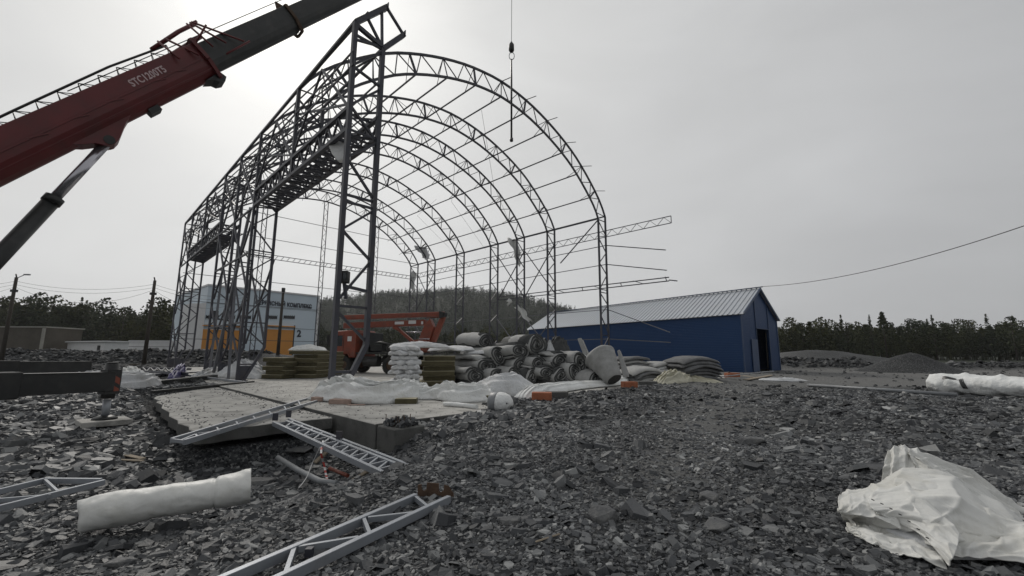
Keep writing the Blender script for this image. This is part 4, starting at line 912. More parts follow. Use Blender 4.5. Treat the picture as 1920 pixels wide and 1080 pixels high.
# ------------------------------------------------------------------ insulation rolls, blankets, bags, wool stacks
def roll(end, back, R, label, seed, turns=3.3, squash=.92, group='grey insulation rolls in the pile', R2=None, m='grey_fab', th=.15, name='insulation_roll', hole=True):
    q = random.Random(seed); end, back = Vector(end), Vector(back); ax = (back - end).normalized(); x = ax.cross(Zu).normalized(); z = x.cross(ax).normalized(); ln_ = (back - end).length; R2 = R2 or R
    r = root(name, (end.x, end.y, end.z - R * squash), label, 'roll', group)
    n = int(turns * 22); ph = q.uniform(0, 6.28); sgn = q.choice((-1, 1)); w1, w2 = q.uniform(.08, .24), q.uniform(.05, .16); p1, p2 = q.uniform(0, 6), q.uniform(0, 6)
    def rad(t, a_, inner_):
        b_ = .2 + .8 * t; b_ = b_ - (th if inner_ else 0) * (1 if True else 1)
        return max(.03, b_) * (1 + w1 * math.sin(2 * a_ + p1) + w2 * math.sin(3 * a_ + p2) * (1.3 - t))
    rings = 12; V = []
    for i in range(rings + 1):
        f_ = i / rings; RR = R + (R2 - R) * f_; c0 = end.lerp(back, f_) + z * (.04 * R * math.sin(f_ * 7 + p1)); bul = 1 + .05 * math.sin(f_ * 9 + p2) - (.07 if i in (0, rings) else 0)
        for inner_ in (0, 1):
            for k in range(n + 1):
                t = k / n; a_ = ph + sgn * t * turns * 2 * math.pi; rr = RR * bul * rad(t, a_, inner_) * (1 + .02 * math.sin(f_ * 23 + a_ * 4))
                ed = ax * (.05 * R * math.sin(a_ * 1.5 + p2)) if i == 0 else Vector()
                V.append(c0 + x * rr * math.cos(a_) * 1.04 + z * rr * math.sin(a_) * squash + ed)
    m_ = n + 1; B = MB(); f1, f2 = [], []
    for i in range(rings):
        for k in range(n):
            o_ = i * 2 * m_ + k; f1.append((o_, o_ + 1, o_ + 2 * m_ + 1, o_ + 2 * m_)); o2 = o_ + m_; f1.append((o2, o2 + 2 * m_, o2 + 2 * m_ + 1, o2 + 1))
        for e in (0, n): o_ = i * 2 * m_ + e; f1.append((o_, o_ + m_, o_ + 3 * m_, o_ + 2 * m_))
    for i in (0, rings):
        for k in range(n): o_ = i * 2 * m_ + k; f2.append((o_, o_ + m_, o_ + m_ + 1, o_ + 1))
    B.add(V, f1, True); B.cm = 1; nf = len(B.v); B.f += [list(f) for f in f2]; B.m += [1] * len(f2); B.sm += [False] * len(f2)
    B.build('sheet', [M[m], M['dark_fab']], r)
    part('core', M['dark_fab'], r, lambda B: B.tube([end + ax * .12, back - ax * .12], [R * .78, R2 * .78], 16))
    if q.random() < .7: 
        a_ = q.uniform(.6, 2.2); part('loose_flap', M['white_dirty'], r, lambda B: B.beam(end + ax * .02 + x * R * .4 * math.cos(a_) + z * R * .25, end + ax * .2 + x * R * (.4 * math.cos(a_) + .35) + z * R * .3, .1, .035))
    return r
def L_(c, ln, dx=0, dz=0): return c + (HL * 1.0 + HT * (.16 + dx)).normalized() * ln + Zu * dz
RL = [(893, 706, 20.0, .46, 2.6, 'crumpled dark roll at the left end of the bottom row'), (937, 706, 20.3, .40, 2.6, 'round roll in the bottom row, right of the crumpled one'),
      (966, 706, 20.3, .40, 2.6, 'bottom row roll with a star shaped hollow at its end'), (998, 706, 20.3, .38, 2.6, 'bottom row roll below the tall double column of rolls'),
      (1027, 700, 20.2, .40, 2.5, 'pale edged bottom row roll with torn white lining'), (1053, 704, 20.3, .42, 2.5, 'bottom row roll just right of the pale edged one'),
      (1079, 695, 20.4, .42, 2.5, 'roll in the lower row between two twisted rolls'), (1120, 711, 20.2, .46, 2.4, 'flattened dark roll at the right end of the bottom row'),
      (914, 688, 20.6, .46, 2.9, 'second row roll behind the olive wool stack'), (980, 684, 20.8, .42, 2.6, 'second row roll tucked under the big top rolls'), (1011, 682, 20.7, .42, 2.6, 'middle roll of the tall column'),
      (1052, 676, 20.8, .50, 2.6, 'tall oval roll with a white sheet on top'), (1090, 682, 20.8, .50, 2.6, 'tall oval roll left of the leaning grey roll'), (1113, 683, 21.1, .38, 2.4, 'small round roll half behind the leaning grey roll'),
      (937, 667, 20.9, .47, 3.3, 'long third row roll with a pale fold along its top'), (977, 659, 20.8, .52, 2.7, 'big sagging upper roll with a drooping pale underside'),
      (1009, 645, 21.2, .56, 2.9, 'topmost large roll with a clear spiral end'), (913, 641, 22.2, .50, 2.3, 'uppermost crumpled roll at the left of the heap')]
for i, (u, v, Y, R, ln, lb) in enumerate(RL):
    e = D(u, v, Y); roll(e, L_(e, ln, rnd.uniform(-.12, .12), rnd.uniform(-.1, .12)), R * 1.2, lb, 100 + i, squash=rnd.uniform(.78, .98))
lr = root('insulation_roll', G(1150, 722, 0), 'large smooth grey roll leaning upright against the heap, wide end up', 'roll')
def lroll(B):
    e0, e1 = D(1152, 712, 19.5), D(1122, 664, 20.4); ax = (e1 - e0).normalized(); x = ax.cross(Zu).normalized(); z = x.cross(ax); P = []
    for i in range(31):
        f_ = i / 30; R = float(np.interp(f_, [0, .05, .5, .9, .97, 1], [.34, .40, .58, .76, .70, .45])); row = []
        for j in range(48):
            a_ = 2 * math.pi * j / 48; w_ = 1 + .05 * float(fbm(f_ * 6, math.cos(a_) * 2 + 4, 61, 3)) + .035 * (1 - abs(math.sin(f_ * 16 + 1.8 * math.sin(a_ + 1)))) ** 3
            row.append(e0.lerp(e1, f_) + x * R * w_ * math.cos(a_) + z * R * w_ * math.sin(a_))
        P.append(row)
    B.grid(P, True, closed=True); P2 = [[P[-1][j].lerp(e1, t) for j in range(48)] for t in (0, .5, .98)]; B.grid(P2, True, closed=True)
part('sheet', M['grey_fab'], lr, lroll)
part('core', M['dark_fab'], lr, lambda B: B.tube([D(1152, 712, 19.52), D(1140, 690, 19.9)], .33, 16))
# backing mass of further rolls behind, seen through the gaps
for i, (u, v, Y, R, lb) in enumerate([(870, 690, 23.2, .5, 'dark roll behind the olive stack at the back of the heap'), (950, 690, 23.5, .55, 'dark roll in the hidden middle of the heap'), (1030, 690, 23.5, .55, 'dark roll behind the tall oval rolls')]):
    e = D(u, v, Y); roll(e, L_(e, 2.4), R, lb, 150 + i)
ORD = ['topmost', 'second', 'third', 'fourth', 'fifth', 'sixth', 'seventh', 'eighth', 'ninth']
def pillow(B, c, ax, ay, Lx, Ly, H_, bend=0, seed=0, wr=.02, tap=.12, n=22, m_=24, pw=.5):
    P = []
    for i in range(n + 1):
        f_ = i / n * 2 - 1; ef = (1 - abs(f_) ** 8) ** .5; cc = c + ax * (f_ * Lx / 2) - Zu * bend * f_ * f_; row = []
        for k in range(m_):
            a_ = 2 * math.pi * k / m_; ca, sa = math.cos(a_), math.sin(a_)
            yy = math.copysign(abs(ca) ** pw, ca) * Ly / 2 * (1 - tap * (1 - ef)); zz = math.copysign(abs(sa) ** (pw * 1.3), sa) * H_ / 2 * max(.12, ef)
            d_ = wr * float(fbm(f_ * 3 + seed, a_ * 1.1 + seed * 3.1, seed, 3)) * 2
            row.append(cc + ay * (yy + d_) + Zu * (zz + d_ * (1 if sa > 0 else .3) - bend * .4 * (ca * ca)))
        P.append(row)
    B.grid(P, True, closed=True)
    for e in (0, n): s_ = len(B.v) - (n + 1 - e) * m_; B.f.append([s_ + k for k in (range(m_) if e else reversed(range(m_)))]); B.m.append(B.cm); B.sm.append(True)
for k_, (u_, v_, Y_, ln_, w2_, h2_, mt_, lb_) in enumerate([(862, 652, 21.6, 3.0, .9, .22, 'white_dirty', 'long pale folded mat on top of the heap behind the olive stack'), (893, 668, 21.2, 2.8, 1.0, .26, 'grey_fab', 'grey folded mat sagging over the rolls at the upper left'),
        (955, 690, 20.9, 1.8, .8, .24, 'blanket', 'dark mat wedged between the bottom and second row rolls'), (1040, 662, 21.2, 2.4, 1.1, .2, 'grey_fab', 'grey mat bridging the top roll and the tall oval rolls'),
        (1085, 667, 21.3, 2.2, 1.1, .16, 'white_dirty', 'pale mat lying over the two tall oval rolls'), (1070, 706, 20.6, 1.8, .7, .26, 'blanket', 'dark crushed mat low in the heap below the oval rolls'),
        (985, 700, 20.9, 1.8, .6, .3, 'blanket', 'dark crushed mat between two bottom row rolls'), (870, 700, 20.6, 1.6, .8, .3, 'blanket', 'dark crushed mat at the foot of the heap by the olive stack')]):
    B = MB(); c_ = D(u_, v_, Y_) + HL * .8; pillow(B, c_, HL, HT, ln_, w2_, h2_, .12, 400 + k_, .06, .2); tag(B.build('insulation_mat', M[mt_]), lb_, 'mat', 'folded insulation mats among the rolls')
# folded blankets right of the heap
def blankets(u, v, Y, n, h_, Lx, Ly, ax, nm, grp, mats, bend=.25, top=0, seed=0):
    c = G(u, v, 0) if Y is None else D(u, v, Y); c.z = float(tz(c.x, c.y)) + h_ / 2; ay = Vector((-ax.y, ax.x, 0))
    for k in range(n):
        j = n - 1 - k; B = MB(); q = random.Random(seed + k)
        pillow(B, c + Zu * (k * h_ + bend * .5) + ax * q.uniform(-.08, .08) + ay * q.uniform(-.05, .05), (ax + ay * q.uniform(-.04, .04)).normalized(), ay, Lx * q.uniform(.94, 1.03), Ly * q.uniform(.95, 1.03), h_ * .98, bend * .75, seed + k, .03, pw=.38)
        o = B.build('folded_blanket', M[mats[k % len(mats)]]); tag(o, f'{ORD[j]} blanket from the top, {nm}', 'blanket', grp)
ba = (HT * .9 - HL * .45).normalized()
blankets(1296, 690, 24.5, 8, .19, 2.8, 2.0, ba, 'the bulging grey stack in front of the blue wall', 'folded insulation blankets, right stack', ['blanket'], .35, seed=10)
blankets(1236, 688, 25.3, 7, .18, 1.9, 1.9, ba, 'the pale folded stack left of the bulging one', 'folded insulation blankets, middle stack', ['grey_fab', 'white_dirty', 'white_dirty'], .2, seed=30)
blankets(1203, 690, 23.0, 6, .16, 2.0, 1.8, ba, 'the low sagging dark stack beside the leaning roll', 'folded insulation blankets, left stack', ['blanket', 'blanket', 'grey_fab'], .4, seed=50)
blankets(1182, 690, 25.2, 8, .20, 1.7, 1.6, ba, 'the rear stack half hidden by the leaning roll', 'folded insulation blankets, rear stack', ['grey_fab', 'blanket'], .15, seed=70)
# white filled bags, two side by side in each layer
for side, u0 in ((0, 751), (1, 768)):
    c = D(u0, 722, 18.6 + side * .15); c.z = .1
    for k in range(9):
        q = random.Random(300 + k + side * 20); B = MB(); ax = Vector((.85, -.5, 0)).normalized() if k % 2 else Vector((.95, .3, 0)).normalized(); ay = Vector((-ax.y, ax.x, 0))
        pillow(B, c + Zu * (k * .2) + Vector((q.uniform(-.09, .09) - (.06 if k > 5 else 0), q.uniform(-.04, .04), 0)), ax, ay, .66 + (.14 if k > 5 else 0) + q.uniform(-.05, .08), .8, .21, .04, 300 + k, .045, .25, pw=.42)
        tag(B.build('filled_bag', M['white_dirty']), f'{ORD[8 - k]} white bag from the top of the {["left", "right"][side]} column beside the olive stack', 'bag', 'white filled bags stacked in two columns')
# olive mineral wool slabs
def wool(u, v, Y, ax, nx, ny, nl, dx, dy, h_, gap, nm, grp, seed):
    c = D(u, v, Y); c.z = 0; ay = Vector((-ax.y, ax.x, 0)); 
    for k in range(nl):
        q = random.Random(seed + k); B = MB(); cc = c + Zu * (h_ * k + h_ / 2 + .003)
        o_ = (.07 if k % 2 else -.05); cc = cc + ay * (.08 if k % 2 else -.05); 
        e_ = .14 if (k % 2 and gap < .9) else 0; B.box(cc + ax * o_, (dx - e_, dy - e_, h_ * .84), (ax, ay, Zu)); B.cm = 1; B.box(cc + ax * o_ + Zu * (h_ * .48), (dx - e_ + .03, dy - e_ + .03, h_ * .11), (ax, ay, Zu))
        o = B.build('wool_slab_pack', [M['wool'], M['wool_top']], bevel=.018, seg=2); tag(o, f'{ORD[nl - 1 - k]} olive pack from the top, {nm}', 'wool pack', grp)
wool(820, 700, 20.3, Vector((.97, .25, 0)).normalized(), 1, 1, 6, 1.55, 1.25, .225, .86, 'the stack between the white bags and the rolls', 'olive wool packs by the bags', 5)
wool(528, 690, 24.9, Vector((.97, -.22, 0)).normalized(), 1, 1, 5, 1.3, 1.25, .235, .97, 'the lower stack behind the near tower', 'olive wool packs, lower stack', 15)
wool(580, 690, 25.6, Vector((.97, -.22, 0)).normalized(), 1, 1, 7, 1.75, 1.25, .225, .82, 'the taller striped stack left of the truck', 'olive wool packs, striped stack', 25)
wool(618, 690, 27.6, Vector((.97, -.22, 0)).normalized(), 1, 1, 7, 1.2, 1.2, .22, .82, 'the rear stack just in front of the truck cab', 'olive wool packs, rear stack', 35)
def loosewool(u, v, z, sx_, sy_, h_, ax, lb, top=True):
    p = G(u, v, z); ay = Vector((-ax.y, ax.x, 0)); B = MB(); B.box(p + Zu * h_ / 2, (sx_, sy_, h_), (ax, ay, Zu)); B.cm = 1
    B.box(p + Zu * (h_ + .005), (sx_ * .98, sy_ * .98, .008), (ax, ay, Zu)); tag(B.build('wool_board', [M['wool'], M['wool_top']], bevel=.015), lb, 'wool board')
loosewool(762, 756, .0, .62, .42, .14, Vector((.98, .1, 0)).normalized(), 'small single olive wool board lying near the slab edge in front of the membranes')
loosewool(895, 750, .0, 1.25, .75, .16, Vector((.9, .42, 0)).normalized(), 'large olive wool board lying beside the grey white tub')
loosewool(850, 747, .0, .9, .5, .1, Vector((.98, -.1, 0)).normalized(), 'low olive wool board under the white membrane edge')

# ------------------------------------------------------------------ crumpled membranes
def membrane(name, spine, wid, hei, m, label, cat='membrane', seed=0, n=130, k=46, fold=1., ncut=9, z0=None, ragged=.12, group=None, lean=0.):
    S = resample(catmull([Vector(p) for p in spine], 10), n - 1); B = MB(); P = []
    for i, c in enumerate(S):
        f_ = i / (n - 1); d = (S[min(i + 1, n - 1)] - S[max(i - 1, 0)]); d.z = 0; d.normalize(); nx = Vector((d.y, -d.x, 0))
        w_ = float(np.interp(f_, np.linspace(0, 1, len(wid)), wid)); h_ = float(np.interp(f_, np.linspace(0, 1, len(hei)), hei)); row = []
        ends = min(1, f_ * 14, (1 - f_) * 14) ** .5
        for j in range(k):
            g = j / (k - 1) * 2 - 1; pr = (1 - abs(g) ** 2.6) ** .8
            a_ = f_ * ncut + seed * 1.7 + 1.1 * float(fbm(f_ * 3, g * 1.2, seed, 2)); 
            r1 = abs(((g * 2.6 + .9 * float(fbm(f_ * 5, g * 1.3, seed + 5, 3)) + f_ * 1.2) % 1) - .5) * 2; r2 = abs(((a_ * .7 + g * 1.1 + .9 * float(fbm(f_ * 4 + 9, g * 2, seed + 8, 2))) % 1) - .5) * 2
            fo = fold * h_ * (.30 * r1 + .16 * r2 + .16 * abs(((g * 5.3 - f_ * 5 + 1.5 * float(fbm(f_ * 6, g * 2, seed + 3, 2))) % 1) - .5) * 2 + .09 * float(fbm(f_ * 10, g * 4, seed + 2, 3)) - .2)
            lat = w_ * g * (1 + ragged * float(fbm(f_ * 9, g * .7 + 3, seed + 4, 3))) + fold * h_ * .35 * (r1 - .5) * (1 - g * g)
            p = c + nx * lat + nx * lean * h_ * pr; zb = float(tz(p.x, p.y)) if z0 is None else z0
            row.append(Vector((p.x, p.y, zb + .012 + (h_ * pr + fo * max(.12, pr)) * ends)))
        P.append(row)
    B.grid(P, True); o = B.build(name, M[m], solid=.012); return tag(o, label, cat, group)
def gp3(*uv): return [G(u, v, 0) for u, v in uv]
membrane('membrane', gp3((592, 748), (655, 752), (700, 755), (745, 752), (800, 742)), [.35, .55, .5, .45, .4], [.4, .62, .5, .5, .3], 'white_fab', 'bulky crumpled white membrane beside the foot of the near tower', seed=1, z0=0., fold=1.1)
membrane('membrane', gp3((770, 748), (830, 748), (880, 752), (915, 742)), [.25, .5, .5, .3], [.2, .45, .4, .15], 'white_fab', 'white membrane with a rounded hump in front of the olive stack', seed=2, z0=0., fold=1.1)
membrane('membrane', gp3((860, 738), (920, 738), (955, 742), (1000, 738)), [.3, .9, .8, .4], [.1, .55, .75, .2], 'white_dirty', 'smooth draped white membrane lying against the bottom rolls', seed=3, z0=0., fold=.45)
membrane('membrane', gp3((975, 752), (1040, 735), (1100, 727), (1150, 722), (1185, 712)), [.3, .5, .45, .4, .25], [.35, .3, .22, .3, .25], 'white_fab', 'long white membrane strip running along the bricks below the rolls', seed=4, z0=.02, fold=.8)
membrane('membrane', gp3((1232, 722), (1262, 719), (1290, 716), (1325, 718), (1358, 719)), [.35, .6, .55, .4, .2], [.25, .55, .4, .25, .08], 'cream', 'cream coloured bundled membrane in front of the folded blankets', seed=5, z0=.0, fold=1.2)
membrane('membrane', gp3((1422, 712), (1460, 713), (1512, 712)), [.3, .5, .2], [.06, .2, .04], 'white_dirty', 'small flat white sheet on the gravel in front of the blue gable', seed=6, n=60, k=24)
membrane('membrane', [D(425, 690, 26), D(455, 690, 25.5), D(505, 690, 25)], [.8, 1.3, .8], [.3, .9, .2], 'white_dirty', 'white membrane heap behind the third tower, left of the olive stack', seed=7, z0=0.)
membrane('membrane', gp3((430, 706), (470, 704), (512, 702)), [.5, .8, .3], [.3, .35, .1], 'white_fab', 'low white membrane spread beside the third tower foot', seed=8, z0=0.)
membrane('membrane', gp3((360, 712), (385, 708), (420, 702)), [.25, .5, .4], [.2, .45, .35], 'white_dirty', 'crumpled grey white membrane at the foot of the fifth tower', seed=9, z0=0.)
membrane('membrane', [G(60, 745, -.3), G(120, 738, -.25), G(180, 735, -.2), G(240, 735, -.15), G(292, 724, -.1)], [.25, .7, .7, .7, .4], [.1, .45, .5, .42, .15], 'white_dirty', 'torn grey white membrane lying on rubble behind the outrigger', seed=10, fold=1.5)
membrane('membrane', [G(225, 708, 0), G(262, 712, 0), G(290, 712, 0)], [.3, .5, .3], [.2, .5, .2], 'white_fab', 'small bright white membrane scrap behind the outrigger jack', seed=11, n=60, k=24, fold=1.4)
membrane('plastic_film', [G(318, 716, 0), G(335, 708, 0), G(352, 700, 0)], [.15, .25, .15], [.3, .6, .2], 'purple', 'shiny purple film bunched at the foot of the far towers', 'film', seed=12, n=50, k=20, fold=1.3)
membrane('membrane', [D(545, 661, 25.8), D(575, 661, 25.9), D(612, 661, 26.2)], [.45, .6, .5], [.15, .3, .12], 'white_fab', 'white membrane thrown over the taller striped wool stack', seed=13, z0=1.6, n=70, k=26)
membrane('membrane', [D(730, 640, 19.2), D(780, 640, 19.6), D(840, 640, 20.4)], [.45, .7, .5], [.12, .26, .12], 'white_dirty', 'pale sheet lying on top of the white bags and olive stack', seed=14, z0=1.72, n=80, k=26, fold=.8)
membrane('membrane', [D(870, 640, 21.4), D(920, 640, 21.4), D(965, 640, 21.4)], [.2, .35, .2], [.08, .2, .1], 'white_dirty', 'pale folded strip lying on the long third row roll', seed=15, z0=1.45, n=60, k=20, fold=.8)
membrane('membrane', [D(1025, 650, 21.3), D(1060, 650, 21.6), D(1095, 655, 21.6)], [.4, .6, .3], [.08, .22, .1], 'white_fab', 'white sheet spread over the tall oval rolls', seed=16, z0=1.22, n=60, k=24, fold=.8)
# standing folded sheets behind the heap
def flapsheet(name, pts, m, label, depth=.5, seed=0):
    c = [D(*p) for p in pts]; B = MB(); n = len(c); back = [p + Vector((.25, depth, .0)) for p in c]; mid = sum(c, Vector()) / n
    P = []
    for t in (0, .35, .7, 1.):
        P.append([p.lerp(mid, .10 * t) + Vector((.1, depth, 0)) * t + Vector((0, 0, .04 * math.sin(i * 2.1 + t * 5))) for i, p in enumerate(c)])
    B.grid(P, True, closed=True); B.f.append(list(range(n - 1, -1, -1))); B.m.append(0); B.sm.append(False); B.f.append([3 * n + i for i in range(n)]); B.m.append(0); B.sm.append(False)
    return tag(B.build(name, M[m], bevel=.02), label, 'membrane')
membrane('membrane', [D(1028, 650, 22.0), D(1040, 650, 22.2), D(1056, 650, 22.6), D(1070, 650, 22.8)], [.2, .5, .6, .3], [.5, .95, .8, .1], 'dark_fab', 'dark folded sheet arching over the top right of the heap', seed=21, z0=1.35, n=70, k=30, fold=.5)
membrane('membrane', [D(1020, 652, 21.7), D(1032, 652, 21.7), D(1040, 652, 21.8)], [.15, .2, .15], [.35, .8, .2], 'white_dirty', 'pale pointed flap hanging at the top of the heap by a column', seed=22, z0=1.3, n=40, k=20, fold=.5)
flapsheet('foam_strip', [(1082, 635, 22.5), (1090, 634, 22.5), (1122, 708, 22.3), (1110, 710, 22.3)], 'grey_fab', 'short pale strip standing tilted behind the heap left of the leaning roll', .12)
flapsheet('foam_strip', [(1157, 658, 20.2), (1162, 656, 20.2), (1180, 706, 19.8), (1168, 708, 19.8)], 'grey_fab', 'narrow grey folded strip leaning right of the big upright roll', .25)
# tub, foam tube, bricks
tb = root('tub', G(945, 758, 0), 'grey white rounded plastic tub lying on its side at the slab edge', 'tub'); tc0, tc1 = G(921, 753, .23), G(962, 757, .2)
part('body', M['white_fab'], tb, lambda B: B.tube([tc0.lerp(tc1, t) for t in (.25, .4, .6, .8, .92, 1.)], [.25, .27, .26, .21, .13, .04], 24))
part('band', M['pipe'], tb, lambda B: B.tube([tc0.lerp(tc1, t) for t in (-.06, .0, .26, .3)], [.2, .25, .262, .262], 24))
part('plug', M['black'], tb, lambda B: B.tube([tc0.lerp(tc1, .72) + Vector((.0, -.235, .02)), tc0.lerp(tc1, .72) + Vector((0, -.25, .02))], .02, 8))
fm = MB(); fm.tube([G(832, 757, .07), G(850, 758, .07), G(870, 760, .06), G(894, 763, .06)], [.06, .065, .06, .065], 10); tag(fm.build('foam_tube', M['white_fab']), 'white wrinkled foam tube lying in front of the large wool board', 'tube')
def brick(u, v, z, l_, w_, h_, ax, lb, m='brick'):
    p = G(u, v, z); B = MB(); ax = ax.normalized(); B.box(p + Zu * h_ / 2, (l_, w_, h_), (ax, Vector((-ax.y, ax.x, 0)), Zu)); tag(B.build('brick_block', M[m], bevel=.012), lb, 'brick block', None)
brick(1016, 750, .05, .62, .4, .24, Vector((.97, -.1, 0)), 'orange brick block under the end of the long membrane strip')
brick(1044, 746, .05, .7, .4, .2, Vector((.97, .1, 0)), 'dark stone block right of the orange brick', 'concrete_dark')
brick(1180, 727, .05, .6, .45, .26, Vector((.97, .1, 0)), 'orange brick block where the long membrane strip ends')
brick(1212, 722, .05, .9, .5, .18, Vector((.97, .1, 0)), 'flat grey block between the bricks and the cream membrane', 'concrete_dark')
brick(1373, 708, 0, .8, .5, .3, Vector((.97, .1, 0)), 'small orange block by the corner of the blue building')
brick(598, 752, .0, .42, .25, .13, Vector((.97, -.3, 0)), 'pinkish block just left of the near tower foot', 'pinkboard')
brick(640, 757, .0, .62, .35, .14, Vector((.98, -.1, 0)), 'larger pinkish block in front of the near tower foot', 'pinkboard')
brick(668, 760, .0, .5, .12, .03, Vector((.98, .05, 0)), 'thin pink board on the slab right of the pinkish blocks', 'pinkboard')
bp_ = MB(); bp_.prism([hp(-.02, .2, .12), hp(.3, .2, .12), hp(.3, .2, .72), hp(-.02, .2, .72)], HT * .5); tag(bp_.build('rusty_bracket', M['rust']), 'rusty bracket box standing inside the near tower foot', 'bracket')

# ------------------------------------------------------------------ foreground tarp
def tri(x): return abs((x % 1) - .5) * 2
def sheet(name, rows, m, parent, seed=0, amp=.02, fu=3., fv=9., pleat=0., npl=0, n=22, solid=.006, hv=1.):
    R_c = [catmull([D(*p) for p in row], n) for row in rows]; a = len(R_c[0])
    cols = [catmull([r_[i] for r_ in R_c], n) for i in range(a)]          # [i][j]
    P = []
    for i in range(a):
        row = []
        for j in range(len(cols[0])):
            p = cols[i][j]; i2, j2 = min(i + 1, a - 1), min(j + 1, len(cols[0]) - 1)
            i1, j1 = max(i - 1, 0), max(j - 1, 0)
            nn = (cols[i2][j] - cols[i1][j]).cross(cols[i][j2] - cols[i][j1]); nn = nn.normalized() if nn.length > 1e-9 else Zu
            if nn.dot(Vector((0, 0, CH)) - p) < 0: nn = -nn
            f_, g = i / (a - 1), j / (len(cols[0]) - 1)
            w_ = float(fbm(f_ * 2, g * 2, seed, 2)) * 1.3
            r1 = (1 - abs(math.sin(g * fv + w_ * 2.6 + f_ * 1.5))) ** 2.2; r2 = (1 - abs(math.sin(g * fv * .55 - f_ * fu * 1.6 + w_ * 3 + seed))) ** 3; r3 = float(fbm(f_ * fu * 2, g * 3, seed + 5, 4))
            r1 = tri(g * fv * .62 + w_ * .9 + f_ * 1.3 + seed * .3); r2 = tri(g * fv * .23 - f_ * fu * .35 + w_ * 1.2 + seed * .37) ** .8; r4 = tri(f_ * fu * 1.3 + g * 1.1 + w_ * 1.4 + seed * .21) ** 4; r5 = tri(g * fv * 1.5 + f_ * 2.4 + w_ * 2.2) ** 2
            d_ = amp * (r1 * .62 + r2 * .9 + r4 * .55 + r5 * .22 + r3 * .35 - .9)
            if pleat: d_ += pleat * (abs(((f_ * npl + .4 * w_) % 1) - .5) * 2 - .5)
            if hv != 1: pass
            row.append(p + nn * d_)
        P.append(row)
    B = MB(); B.grid(P, True); return B.build(name, m, parent, solid=solid)
FT = root('crumpled_tarp', G(1750, 1000, 0), 'large crumpled white tarp heap on the gravel at the lower right', 'tarp'); tm = M['tarp']
sheet('fold', [[(1600, 920, 4.62), (1640, 908, 4.6), (1690, 886, 4.6), (1760, 884, 4.6), (1830, 922, 4.5), (1940, 992, 4.2)],
               [(1580, 928, 4.42), (1635, 922, 4.3), (1700, 908, 4.22), (1775, 912, 4.15), (1850, 958, 4.0), (1940, 1012, 3.85)],
               [(1572, 948, 4.22), (1630, 948, 4.02), (1700, 942, 3.88), (1770, 948, 3.8), (1836, 985, 3.76), (1940, 1030, 3.65)],
               [(1576, 966, 4.2), (1640, 976, 3.98), (1710, 983, 3.76), (1758, 1003, 3.6), (1780, 1018, 3.62), (1940, 1044, 3.6)],
               [(1592, 974, 4.3), (1650, 982, 4.1), (1712, 998, 3.9), (1764, 1036, 3.58), (1776, 1030, 3.7), (1940, 1050, 3.7)]], tm, FT, 1, .05, 3, 8)
sheet('fold', [[(1664, 846, 4.9), (1680, 836, 4.95), (1711, 838, 4.95), (1735, 850, 4.9), (1764, 866, 4.85)],
               [(1658, 868, 4.82), (1680, 862, 4.78), (1705, 862, 4.78), (1728, 872, 4.74), (1754, 884, 4.7)],
               [(1653, 904, 4.75), (1678, 902, 4.68), (1704, 900, 4.62), (1725, 900, 4.6), (1760, 908, 4.55)]], tm, FT, 2, .02, 3, 4, .035, 5)
sheet('fold', [[(1684, 835, 5.0), (1767, 862, 4.85), (1820, 888, 4.78), (1894, 936, 4.6), (1945, 966, 4.5)],
               [(1706, 846, 4.85), (1765, 876, 4.72), (1815, 902, 4.62), (1880, 948, 4.45), (1945, 990, 4.3)],
               [(1722, 866, 4.72), (1765, 890, 4.58), (1808, 914, 4.48), (1868, 962, 4.3), (1945, 1008, 4.15)]], tm, FT, 3, .045, 2, 7)
sheet('fold', [[(1700, 842, 4.86), (1748, 868, 4.72), (1800, 902, 4.55), (1868, 952, 4.36)], [(1708, 858, 4.78), (1748, 884, 4.62), (1796, 914, 4.46), (1860, 962, 4.27)], [(1722, 884, 4.66), (1752, 900, 4.55), (1800, 926, 4.4), (1856, 972, 4.22)]], tm, FT, 7, .03, 3, 6)
sheet('fold', [[(1590, 976, 4.25), (1640, 984, 4.1), (1700, 1000, 3.9), (1762, 1034, 3.62)],
               [(1586, 992, 4.05), (1640, 1004, 3.85), (1700, 1026, 3.64), (1768, 1052, 3.42)],
               [(1596, 1002, 4.0), (1640, 1022, 3.78), (1700, 1042, 3.55), (1774, 1060, 3.37)]], tm, FT, 4, .035, 3, 5)
sheet('fold', [[(1805, 940, 4.1), (1850, 955, 4.0), (1945, 985, 3.9)], [(1800, 975, 3.85), (1850, 990, 3.78), (1945, 1005, 3.7)],
               [(1790, 1015, 3.6), (1850, 1020, 3.55), (1945, 1030, 3.5)], [(1786, 1042, 3.48), (1850, 1047, 3.46), (1945, 1058, 3.38)]], tm, FT, 5, .03, 2, 5)
sheet('fold', [[(1586, 972, 4.2), (1602, 978, 4.15), (1640, 985, 4.05), (1668, 992, 3.95)], [(1600, 984, 4.05), (1620, 992, 3.98), (1645, 1000, 3.9), (1650, 1005, 3.9)], [(1588, 994, 4.0), (1608, 1002, 3.93), (1636, 1020, 3.75), (1660, 1022, 3.8)]], tm, FT, 8, .02, 3, 4)
sheet('fold', [[(1626, 937, 4.1), (1668, 922, 4.08), (1712, 926, 3.95), (1765, 962, 3.72), (1800, 1000, 3.52)],
               [(1632, 950, 3.96), (1680, 952, 3.88), (1722, 966, 3.74), (1760, 1000, 3.54), (1792, 1036, 3.38)],
               [(1645, 962, 3.92), (1684, 980, 3.82), (1720, 998, 3.68), (1748, 1024, 3.5), (1778, 1058, 3.33)]], tm, FT, 11, .022, 2, 5)
